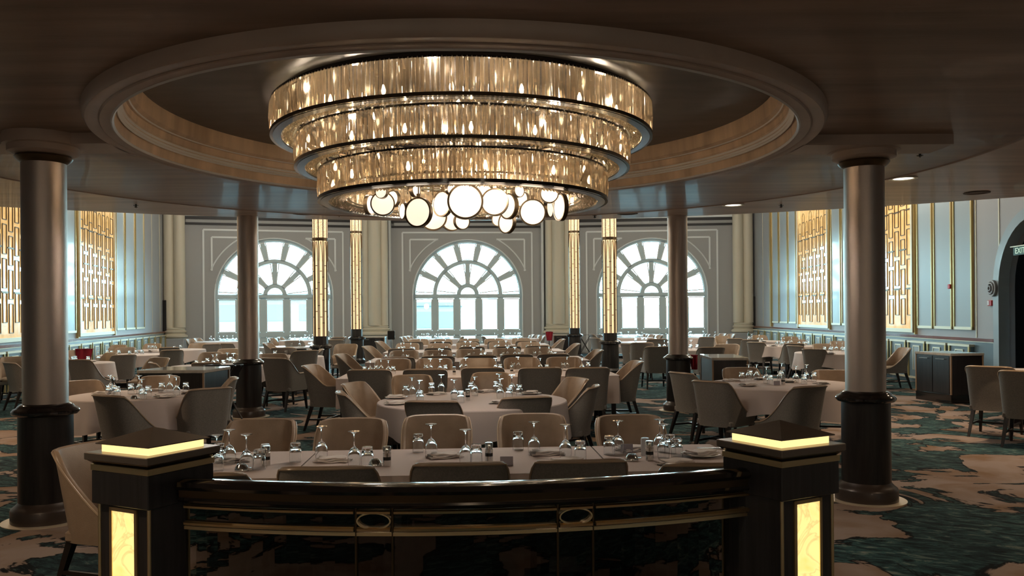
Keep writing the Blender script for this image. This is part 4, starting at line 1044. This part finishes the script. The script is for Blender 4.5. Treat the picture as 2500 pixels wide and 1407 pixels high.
for i, (px, py, lb) in enumerate(((967,973,'at the left of the centre round table'),(966,988,'at the near left edge of the centre round table'),(1066,964,'behind the left glasses of the centre round table'),(1186,958,'at the back of the centre round table'),(1296,963,'at the right of the centre round table'),(1215,985,'at the near middle of the centre round table'))):
    setting(P_(px,py), lb, i, i in (0,1,4), .3*i)
glasses('the left round table', [(270,960),(279,964),(340,961),(347,972),(414,957),(431,965)], [(266,966),(286,970),(320,962),(352,977),(362,968),(395,958),(454,958)])
bowl(P_(328,975), 'upturned dark bowl on the left round table')
for i, (px, py, lb) in enumerate(((250,962,'at the left of the left round table'),(378,955,'at the back of the left round table'),(427,974,'on a plate at the near right of the left round table'),(462,961,'at the right of the left round table'))): setting(P_(px,py), lb, i+1, i == 2, .5*i)
glasses('the right round table', [(1828,929),(1847,929),(1871,936),(1908,925),(1943,934),(1969,930)], [(1811,931),(1829,925),(1880,939),(1904,930),(1963,938),(1987,931)])
mill(P_(1912,939), 'brown-windowed mill on the right round table'); card(P_(1897,941), 'lilac card stand on the right round table', 0)
for i, (px, py, lb) in enumerate(((1785,931,'at the left edge of the right round table'),(1826,943,'on a plate at the near left of the right round table'),(1857,927,'behind the left glasses of the right round table'),(1930,934,'in the middle of the right round table'),(2005,938,'at the right of the right round table'))): setting(P_(px,py), lb, i, i == 1, .4*i)
def hang_glasses(name, feet_w, tops_t):
    """positions from the visible tops of the glasses"""
    W_, T_ = [], []
    for nm, me, lst, zt, what in (('wine_glass', WM, feet_w, .209, 'upside-down wine glass'), ('tumbler', TMm, tops_t, .118, 'upside-down tumbler')):
        lst = sorted(lst)
        for i, (px, py) in enumerate(lst):
            p = on_z(px, py, ZT+zt); p.z = ZT; p = snap(p); o = link(nm, me, None, p, random.uniform(0,6))
            pos = 'leftmost' if i == 0 else 'rightmost' if i == len(lst)-1 else ORD[min(i,15)]+' from the left'
            tag(o, '%s on %s, %s' % (what, name, pos), 'glass', what+(' set' if what.endswith('glass') else ' row')+' on '+name)
hang_glasses('the first long table', [(904,880),(930,877.5),(948,880),(1051,876.5),(1074,877.5),(1137,874.5),(1210,875),(1265,872),(1319,874.5),(1384,871.5),(1421,874.5)], [(890,895),(918,892),(960,894.5),(1040,890),(1087,891.5),(1126,888),(1221,889),(1253,885),(1335,890),(1375,885),(1436,884)])
mill(P_(1109,915), 'mill on the first long table, left'); mill(P_(1249.5,912), 'mill on the first long table, right')
for i, (px, py, lb) in enumerate(((1264,909,'on the first long table'),(1388,905,'on the right half of the first long table'),(915,898,'at the left of the first long table'))): setting(P_(px,py), lb, i, False)
hang_glasses('the second long table', [(984,853.5),(1071,851.5),(1079,853.5),(1160,849),(1170,851),(1239,847.5),(1257,848.5),(1317,846.5),(1340,846.5)], [(942,866),(958,864),(995,866),(1054,864),(1087,866),(1145,861),(1184,862),(1228,859),(1268,860),(1305,858),(1347,857),(1355,860)])
mill(P_(1108,882), 'mill on the second long table, centre'); mill(P_(1224,880), 'mill on the second long table, right')
hang_glasses('the third long table', [(979,837),(986,836.5),(1003,837),(1062,835),(1082,835),(1136,833.5),(1148,834),(1217,833),(1235,833),(1296,833),(1318,835)], [(974,848),(982,847),(1010,847.5),(1055,845),(1090,846),(1128,843),(1158,844),(1209,842),(1243,842.5),(1287,842),(1300,841.5)])
hang_glasses('the farthest long table', [(1025,828.5),(1087,828),(1142,828),(1211,827.5),(1270,828)], [(1028,835),(1080,834),(1140,831.5),(1151,832.5),(1168,834),(1202,830.5),(1267,830),(1296,822)])
hang_glasses('the table behind the left service cabinet', [(520,866),(529,864),(555,862),(570,863.5)], [(480,880),(497,881.5),(506,874.5),(545,880),(563,873),(573,879)])
hang_glasses('the table left of the left lantern', [], [(637,858),(656,854),(671,857),(698,854)])
hang_glasses('the table right of the left foreground column', [], [(178,871),(184,870),(215,870)])
hang_glasses('the table under the left gold wall panel', [(305,853)], [(262,856),(273,857),(290,855),(316,857),(333,855),(347,854)])
hang_glasses('the table near the left corner', [(379,836)], [(364,844),(373,844),(441,843),(426,846)])
hang_glasses('the right-hand table left of the right column', [(2027,837),(2042,835.5),(2056,836)], [(2013,847),(2030,847),(2059,848)])
hang_glasses('the middle right-hand table', [(1907,823.5),(1914,824.5),(1934,822.5),(1951,825),(1970,823.5)], [(1896,834),(1906,835),(1923,834),(1963,835),(1972,833)])
hang_glasses('the table near the right corner', [(1835,815.5),(1853,817)], [(1827,824),(1850,826),(1862,826)])
hang_glasses('the table behind the right bronze column', [(1687,831),(1622,831)], [(1610,841),(1685,842),(1702,842)])
for i, (px, py, lb) in enumerate(((672,868,'rumpled on the table between the two left columns, left'),(712,870,'rumpled on the table between the two left columns, middle'),(730,866,'rumpled on the table between the two left columns, right'),(250,871,'at the table under the left gold panel, left edge'),(360,858,'at the table by the left gold panel'),(222,884,'on the table right of the left foreground column'),
      (1875,836,'on the table near the right corner'),(1888,846,'on the middle right-hand table'),(2025,865,'on the right-hand table by the right column'))): setting(P_(px,py), lb, i, i in (5,7,8), .2*i)
# sparkling clusters under the windows
rc_ = random.Random(3)
for (name, x0, x1, px, py, n) in (('table under the left part of the left window', 0,0,552,830,9), ('table under the left window by the lantern',0,0,742,823,14), ('table under the left part of the centre window',0,0,1062,822,16),
            ('table under the right part of the centre window',0,0,1250,821,16), ('table under the left part of the right window',0,0,1535,819.5,16), ('table right of the right bronze column',0,0,1700,821.5,12), ('bright tabletop by the left window',0,0,722,843,6),('bright tabletop by the right window',0,0,1570,833,6)):
    c = snap(on_z(px, py, ZT), .7); used = []
    for k in range(n):
        for _ in range(40):
            x, y = c.x+rc_.uniform(-.72,.72), c.y+rc_.uniform(-.6,.6)
            if all((x-a)**2+(y-b)**2 > .011 for a, b in used): break
        used.append((x, y)); x, y, _z = snap((x, y, ZT)); wn = k % 3 != 0
        o = link('wine_glass' if wn else 'tumbler', WM if wn else TMm, None, (x, y, ZT), 0)
        o.scale = (1.0,1.0,1.0)
        tag(o, 'small %s clustered on the %s' % ('upturned wine glass' if wn else 'upturned tumbler', name), 'glass', ('wine glasses' if wn else 'tumblers')+' clustered on the '+name)

# ------------------------------------------------------------------ cabinets and small standing things
def cabinet(x, y, w, d, rz, h, label, doors='x', top='stone_top'):
    t = thing('service_cabinet', label, 'cabinet', (x, y, 0), rz, 'dark service cabinets')
    m = MB(); m.box(-w/2,w/2,-d/2,d/2,0,h-.04); part('body', m, 'cabinet_wood', t, smooth=False)
    m = MB(); m.box(-w/2-.008,w/2+.008,-d/2-.008,d/2+.008,0,.16); part('plinth', m, 'black_lacquer', t, smooth=False)
    for sx in (-1, 1):
        for sy in (-1, 1): m = MB(); m.box(sx*w/2-.012, sx*w/2+.012, sy*d/2-.012, sy*d/2+.012, .16, h-.04); part('corner_edging', m, 'edge_oak', t, smooth=False)
    m = MB(); m.bbox(-w/2-.02,w/2+.02,-d/2-.02,d/2+.02,h-.045,h,.006); part('worktop', m, top, t, smooth=False)
    if doors == 'x':
        for k in (0, 1):
            y0, y1 = -d/2+.03+k*(d/2-.02), -d/2+.03+k*(d/2-.02)+d/2-.04
            m = MB(); m.box(-w/2-.014,-w/2,y0,y1,.18,h-.06); dr = part('door', m, 'cabinet_wood', t, smooth=False)
            m = MB(); m.box(-w/2-.04,-w/2-.014,(y0+y1)/2-.12,(y0+y1)/2+.12,h-.115,h-.10); part('handle', m, 'steel', dr, smooth=False)
    if doors == 'y':
        for k in (0, 1):
            x0, x1 = -w/2+.03+k*(w/2-.02), -w/2+.03+k*(w/2-.02)+w/2-.04
            m = MB(); m.box(x0,x1,-d/2-.014,-d/2,.18,h-.06); dr = part('door', m, 'cabinet_wood', t, smooth=False)
            m = MB(); m.box((x0+x1)/2-.1,(x0+x1)/2+.1,-d/2-.04,-d/2-.014,h-.115,h-.10); part('handle', m, 'steel', dr, smooth=False)
cabinet(8.05, 15.42, .64, .95, R(10), .90, 'dark cabinet with a pale stone top and two doors by the right wall', 'x')
cabinet(3.62, 14.35, .56, 1.25, R(-4), .92, 'dark cabinet with a pale stone top right of the bronze column', 'n')
cabinet(-4.72, 12.05, .95, .80, R(-6), .92, 'dark cabinet with a pale stone top left of the bronze column', 'n')
cabinet(ray(912,800)[0]*31.6, 31.6, .90, .6, 0, .88, 'dark cabinet in front of the cream pilaster left of the centre window', 'y')
cabinet(ray(1376,800)[0]*32.5, 32.5, .80, .6, 0, .88, 'dark cabinet in front of the cream pilaster right of the centre window', 'y')
# tray stands, napkins on chairs, bottle
def x_stand(px, py, h, label, Y=None):
    p = on_z(px, py, h) if Y is None else Vector((ray(px,800)[0]*Y, Y, 0))
    t = thing('folding_tray_stand', label, 'tray stand', (p.x, p.y, 0), 0)
    for s_ in (-1, 1):
        m = MB()
        for yy in (-.2,.2): m.tube([(s_*.24,yy,h),(-s_*.24,yy,0.01)], .014, 6)
        m.tube([(s_*.24,-.2,h),(s_*.24,.2,h)], .014, 6); part('leg_frame', m, 'black_wood', t)
    m = MB()
    for yy in (-.14,.14): m.box(-.23,.23,yy-.02,yy+.02,h-.006,h+.002)
    part('strap', m, 'black_cloth', t, smooth=False)
    return t
x_stand(1428,818,.82,'black folding tray stand right of the slim right lantern column')
def drape(px, py, z, w, h, mat, label, name='cloth_napkin'):
    p = on_z(px, py, z); m = MB(); rows = []
    for j in range(7):
        rows.append([(-w/2*(1-.05*j)+w*(1-.05*j)*i/8, -.03-.01*j+.018*math.sin(i*1.7+j*.3), -h*j/6) for i in range(9)])
    m.grid(rows); m.grid([[(x,y+.012,zz) for (x,y,zz) in r_] for r_ in reversed(rows)]); m.box(-w/2,w/2,-.035,.05,-.004,.010)
    tag(part(name, m, mat, None, p), label, 'cloth')
drape(206,853,.90,.42,.40,'maroon_cloth','red napkin draped over a chair back behind the left foreground column')
drape(545,893,.905,.55,.42,'black_cloth','black cloth hanging from the stand beside the left service cabinet')
drape(560,893,.90,.30,.30,'maroon_cloth','maroon cloth hanging behind the black one beside the left service cabinet')
x_stand(545,893,.90,'dark folding stand beside the left service cabinet under the draped cloths')
drape(1341,811,1.0,.28,.32,'maroon_cloth','maroon cloth hanging on a stand left of the right cream pilaster')
m = MB(); m.lathe([(.02,0),(.16,0),(.16,.02),(.02,.03),(.016,.9),(.10,.92),(.10,1.02),(.0,1.02)], 20); p = on_z(1341,811,1.0); tag(part('napkin_stand', m, 'black_lacquer', None, (p.x,p.y+.12,0)), 'slim black stand holding the maroon cloth near the right cream pilaster', 'stand')
drape(1693,868,.93,.14,.24,'maroon_cloth','dark red cloth peeking out right of the right bronze column')
t = thing('pos_stand', 'small dark terminal on a pole left of the centre window frame', 'stand', (ray(957,800)[0]*30.0,30.0,0))
m = MB(); m.lathe([(.0,0),(.18,0),(.18,.02),(.02,.03),(.02,1.0)], 16); part('pole', m, 'steel', t)
m = MB(); m.bbox(-.16,.10,-.05,.05,.80,1.12,.02); part('terminal', m, 'black_lacquer', t, smooth=False)
p = P_(1811,829); t = thing('wine_bottle', 'dark bottle with a pale label in front of the right corner pilaster', 'bottle', p)
m = MB(); m.lathe([(0,0),(.038,0),(.038,.19),(.030,.215),(.015,.24),(.014,.30),(0,.30)], 20); part('glass_body', m, 'bottle_glass', t)
m = MB(); m.lathe([(.0385,.05),(.0385,.14)], 20, caps=False); part('label_band', m, 'white_plastic', t)
# wall slot near corners
for (MMx, Px, dx, px, lb) in ((MML, LW0, ld, 397, 'tall black narrow speaker low on the left wall next to the corner'), (MMR, RW0, d_, 1843, 'tall black narrow speaker low on the right wall next to the corner')):
    u = u_of(px, Px, dx); q = MMx(u, .06, 0); m = MB(); m.bbox(-.10,.10,-.07,.07,1.12,2.35,.01); tag(part('column_speaker', m, 'black_lacquer', None, (q.x,q.y,0), 0, smooth=False), lb, 'speaker')

# ------------------------------------------------------------------ foreground railing and lit posts
def post(cx, cy, rz, label):
    t = thing('railing_post', label, 'post', (cx, cy, 0), rz, 'lit railing posts')
    m = MB(); m.bbox(-.155,.155,-.155,.155,.0,.86,.004); part('lower_body', m, 'post_veneer', t, smooth=False)
    m = MB(); m.bbox(-.178,.178,-.178,.178,.845,.99,.004); part('upper_block', m, 'post_veneer', t, smooth=False)
    m = MB(); m.box(-.180,.180,-.180,.180,.99,1.016); part('brass_band', m, 'brass', t, smooth=False)
    m = MB(); m.add([(-.17,-.17,1.016),(.17,-.17,1.016),(.17,.17,1.016),(-.17,.17,1.016),(-.192,-.192,1.036),(.192,-.192,1.036),(.192,.192,1.036),(-.192,.192,1.036)], [(0,1,5,4),(1,2,6,5),(2,3,7,6),(3,0,4,7),(4,5,6,7)]); part('cove_moulding', m, 'black_lacquer', t, smooth=False)
    m = MB(); m.bbox(-.199,.199,-.199,.199,1.036,1.068,.003); part('cap_slab', m, 'pyramid_metal', t, smooth=False)
    m = MB(); m.box(-.148,.148,-.148,.148,1.068,1.102); part('acrylic_light', m, 'acrylic_glow', t, smooth=False)
    m = MB(); s_ = .166; m.add([(-s_,-s_,1.102),(s_,-s_,1.102),(s_,s_,1.102),(-s_,s_,1.102),(-s_,-s_,1.107),(s_,-s_,1.107),(s_,s_,1.107),(-s_,s_,1.107),(0,0,1.165)], [(3,2,1,0),(0,1,5,4),(1,2,6,5),(2,3,7,6),(3,0,4,7),(4,5,8),(5,6,8),(6,7,8),(7,4,8)]); part('pyramid_cap', m, 'pyramid_metal', t, smooth=False)
    for sx in (-1, 1):
        for sy in (-1, 1):
            m = MB(); m.lathe([(.008,0),(.008,.845)], 12, M=Tm(sx*.155, sy*.155, 0)); part('brass_rod', m, 'brass', t)
    for k in range(1):
        Mk = Matrix.Rotation(k*PI/2, 4, 'Z')
        fr = MB(); a, b_, t_ = .086, .835, .016
        fr.box(-a,-a+t_,-.162,-.150,.10,b_,M=Mk); fr.box(a-t_,a,-.162,-.150,.10,b_,M=Mk); fr.box(-a,a,-.162,-.150,b_-t_,b_,M=Mk); fr.box(-a,a,-.162,-.150,.10,.10+t_,M=Mk)
        fo = part('panel_frame', fr, 'brass', t, smooth=False)
        g = MB(); g.box(-a+t_,a-t_,-.158,-.152,.10+t_,b_-t_,M=Mk); part('onyx_panel', g, 'onyx_glow' , fo, smooth=False)
post(-1.60, 3.72, R(-27), 'dark railing post with a glowing pyramid cap, left foreground')
post(1.21, 3.79, R(29), 'dark railing post with a glowing pyramid cap, right foreground')
RL = thing('railing', 'curved black and brass railing across the foreground', 'railing', (C0.x, C0.y, 0))
RRAD = 3.65
def av(x): return -PI/2+math.asin((x-C0.x)/RRAD)
aL, aR = av(-1.42), av(1.06)
NS = 48
def sweep(prof, a0, a1, n=NS):
    m = MB(); rows = []
    for k in range(n+1):
        a = a0+(a1-a0)*k/n; rows.append([((RRAD+dr)*math.cos(a), (RRAD+dr)*math.sin(a), z) for dr, z in prof])
    m.grid(rows, loop=True); N = len(prof); m.add(rows[0], [tuple(range(N))]); m.add(rows[-1], [tuple(range(N-1,-1,-1))]); return m
part('top_rail', sweep([(-.045,.915),(-.055,.93),(-.045,.948),(-.02,.957),(.02,.957),(.045,.948),(.055,.93),(.045,.915)], aL, aR), 'black_lacquer', RL)
part('bronze_fascia', sweep([(-.035,.880),(.035,.880),(.038,.915),(-.038,.915)], aL, aR), 'bronze_dark', RL)
part('lower_moulding', sweep([(-.04,.862),(.04,.862),(.045,.872),(.04,.882),(-.04,.882)], aL, aR), 'black_lacquer', RL)
for z in (.838,.766):
    segs = [aL, av(at_y(868,1280,3.46).x), av(at_y(958,1280,3.46).x), av(at_y(1363,1280,3.47).x), av(at_y(1452,1280,3.48).x), aR]
    for a, b_ in zip(segs[:-1], segs[1:]): part('brass_bar', sweep([(-.004,z-.004),(.016,z-.006),(.018,z+.004),(.008,z+.010),(-.004,z+.008)], a+.002, b_-.002, 16), 'brass', RL, smooth=False)
part('brass_bar', sweep([(-.006,.738),(.004,.738),(.004,.752),(-.006,.752)], aL, aR), 'brass', RL, smooth=False)
for (x0, x1) in ((868,958),(1363,1452)):
    cx_ = at_y((x0+x1)/2, 1280, 3.46).x; a = av(cx_)
    for px in (x0, x1):
        ap = av(at_y(px,1280,3.46).x); m = MB(); m.lathe([(.005,.05),(.005,.865)], 10, M=Tm(RRAD*math.cos(ap), RRAD*math.sin(ap), 0)); part('upright', m, 'bronze_dark', RL)
    m = MB(); rows = []
    for k in range(48):
        t_ = 2*PI*k/48; ex, ez = math.cos(t_), math.sin(t_)
        rows.append([(.066*ex, -.010, .802+.030*ez), (.072*ex, -.010, .802+.035*ez), (.072*ex, .014, .802+.035*ez), (.066*ex, .014, .802+.030*ez)])
    m.grid(rows+[rows[0]], loop=True)
    for v_ in range(len(m.v)):
        q = Matrix.Rotation(a+PI/2,4,'Z') @ Vector(m.v[v_]); m.v[v_] = (q.x+(RRAD+.004)*math.cos(a), q.y+(RRAD+.004)*math.sin(a), q.z)
    part('oval_ring', m, 'brass', RL)
part('glass_panel', sweep([(-.012,.05),(-.006,.05),(-.006,.862),(-.012,.862)], aL, aR), 'screen_glass', RL, smooth=False)
part('bottom_rail', sweep([(-.03,0),(.03,0),(.03,.06),(-.03,.06)], aL, aR), 'black_lacquer', RL, smooth=False)

# ------------------------------------------------------------------ outside
hm = MB(); rh = random.Random(5)
def ridge(m, y, z0, h, amp, x0, x1, n, seed, dep):
    rr = random.Random(seed); ph = [rr.uniform(0,6) for _ in range(5)]; rows = []
    for j, (f_, yy) in enumerate(((0,0),(.45,dep*.3),(.85,dep*.6),(1,dep))):
        rows.append([(x0+(x1-x0)*i/n, y+yy+2*math.sin(i), z0+f_*(h+amp*(math.sin(i*.13+ph[0])+.5*math.sin(i*.31+ph[1])+.25*math.sin(i*.83+ph[2])+.15*rr.random()))) for i in range(n+1)])
    m.grid(rows)
w_ = MB(); w_.add([(-160,37.8,-9),(160,37.8,-9),(300,420,-9),(-300,420,-9)], [(0,1,2,3)]); tag(part('sea_water', w_, 'outside_water_veil'), 'pale water seen low through the windows', 'water')['kind'] = 'stuff'
ridge(hm, 150, -9, 12.5, 1.6, -120, 70, 90, 4, 60); tag(part('hillside', hm, 'hill_veil'), 'hazy wooded hillside seen through the lower window panes', 'hill')
hm = MB(); ridge(hm, 260, -9, 14, 1.6, -150, 150, 80, 9, 60); tag(part('distant_hill', hm, 'hill_far_veil'), 'pale distant hill on the horizon behind the wooded hillside', 'hill')
def building(x, y, w, d, z0, h, label, nf, nw):
    t = thing('harbour_building', label, 'building', (x, y, z0), 0, 'harbour buildings outside')
    m = MB(); m.box(-w/2,w/2,-d/2,d/2,0,h); part('wall', m, 'outside_wall_veil', t, smooth=False)
    m = MB(); m.box(-w/2-.4,w/2+.4,-d/2-.4,d/2+.4,h,h+.5); part('roof', m, 'outside_dark_veil', t, smooth=False)
    for i in range(nf):
        m = MB()
        for k in range(nw): m.box(-w/2+w*(k+.15)/nw, -w/2+w*(k+.85)/nw, -d/2-.06, -d/2, h*(i+.25)/nf, h*(i+.8)/nf)
        part('window_row', m, 'outside_dark_veil', t, smooth=False)
building(-34, 95, 30, 12, -9, 12.6, 'pale block with window rows outside the left window', 4, 7)
building(-12, 120, 9, 10, -9, 12, 'pale block outside the centre window, left panes', 3, 3)
building(6, 135, 14, 8, -9, 5.5, 'low white shed outside the centre window', 1, 3)
building(31, 130, 34, 8, -9, 5.2, 'long low white terminal outside the right window', 1, 8)

# ------------------------------------------------------------------ light
wd_ = bpy.data.worlds.new('sky'); SC.world = wd_; wd_.use_nodes = True; nt = wd_.node_tree; bg = nt.nodes['Background']
tc = nn(nt, 'ShaderNodeTexCoord'); sx = nn(nt, 'ShaderNodeSeparateXYZ'); nt.links.new(tc.outputs['Generated'], sx.inputs[0])
rp = nn(nt, 'ShaderNodeValToRGB'); e = rp.color_ramp.elements; e[0].position = .0; e[0].color = (.48,.82,.92,1); e[1].position = .30; e[1].color = (.58,.86,1,1)
nt.links.new(sx.outputs['Z'], rp.inputs[0]); nt.links.new(rp.outputs[0], bg.inputs[0]); bg.inputs[1].default_value = 14.
def lamp(kind, loc, energy, col, size=.1, rot=None, name='lamp', spot=None, sizey=None):
    l = bpy.data.lights.new(name, kind); l.energy = energy; l.color = col
    if kind == 'AREA':
        l.size = size
        if sizey: l.shape = 'RECTANGLE'; l.size_y = sizey
    else: l.shadow_soft_size = size
    if spot: l.spot_size = R(spot); l.spot_blend = .6
    o = bpy.data.objects.new(name, l); COL.objects.link(o); o.location = loc
    if rot: o.rotation_euler = rot
    return o
WARM = (1.,.72,.46); SOFT = (1.,.80,.58)
for k in range(8):
    a = 2*PI*k/8+.2; lamp('POINT', (C0.x+1.30*math.cos(a), C0.y+1.30*math.sin(a), 3.24), 4.2, SOFT, .03, name='chandelier_bulb_light')
for k in range(4):
    a = 2*PI*k/4+.4; lamp('POINT', (C0.x+.85*math.cos(a), C0.y+.85*math.sin(a), 2.66), 12, (1.,.86,.72), .05, name='chandelier_disc_light')
# hall ceiling lamps, washing walls
for (x, y, e_) in ((-9,20,190),(-3,19,120),(3,20,120),(7.5,20,190),(-10,28,170),(-2,29,110),(6.5,28,170)): lamp('POINT', (x,y,6.1), e_*.85, (1.,.90,.78), .3, name='hall_pendant_light')
for (px, Y) in ((783,21.3),(871,29.3),(1489,22.8),(1403,31.)):
    x = ray(px,800)[0]*Y; lamp('POINT', (x, Y-1.0, 5.8), 10, WARM, .2, name='lantern_light')
# warm ceiling spots in the low ceiling towards the camera and the sides
for (x, y, e_) in ((6.5,9.5,120),(-6.8,9.0,110),(4.6,3.8,70),(-3.6,3.2,60),(0,.6,14),(-.5,11.6,60),(6.2,13.0,90),(-7.5,12.0,90)): lamp('SPOT', (x,y,3.05 if abs(x)<4 else 3.28), e_, WARM, .06, (0,0,0), 'downlight_lamp', 130)

lamp('POINT', (-2.2,-3.2,2.5), 34, SOFT, .25, name='fill_lamp'); lamp('POINT', (2.6,-3.2,2.5), 34, SOFT, .25, name='fill_lamp')  # unseen warm fill added behind the camera to lift ceiling, posts and railing
# ------------------------------------------------------------------ camera and colour
cd = bpy.data.cameras.new('camera'); co = bpy.data.objects.new('camera', cd); COL.objects.link(co); SC.camera = co
co.location = (0,0,HC); co.rotation_euler = (PI/2, ROLL, 0); cd.sensor_width = 36; cd.sensor_fit = 'HORIZONTAL'
cd.lens = 36*FPX/2500; cd.shift_y = (CY-703.5)/2500; cd.clip_start = .05; cd.clip_end = 800
vs_ = SC.view_settings; vs_.view_transform = 'Standard'; vs_.look = 'None'; vs_.gamma = 1; vs_.exposure = .74; vs_.use_curve_mapping = False
labs = {}
for o in bpy.data.objects:
    if o.parent is None and 'label' in o: labs.setdefault(o['label'], []).append(o)
dup = [k for k, v in labs.items() if len(v) > 1 and 'clustered' not in k]
print('DUPLICATE LABELS', dup)
print('LONG', [k for k in labs if not 4 <= len(k.split()) <= 16])
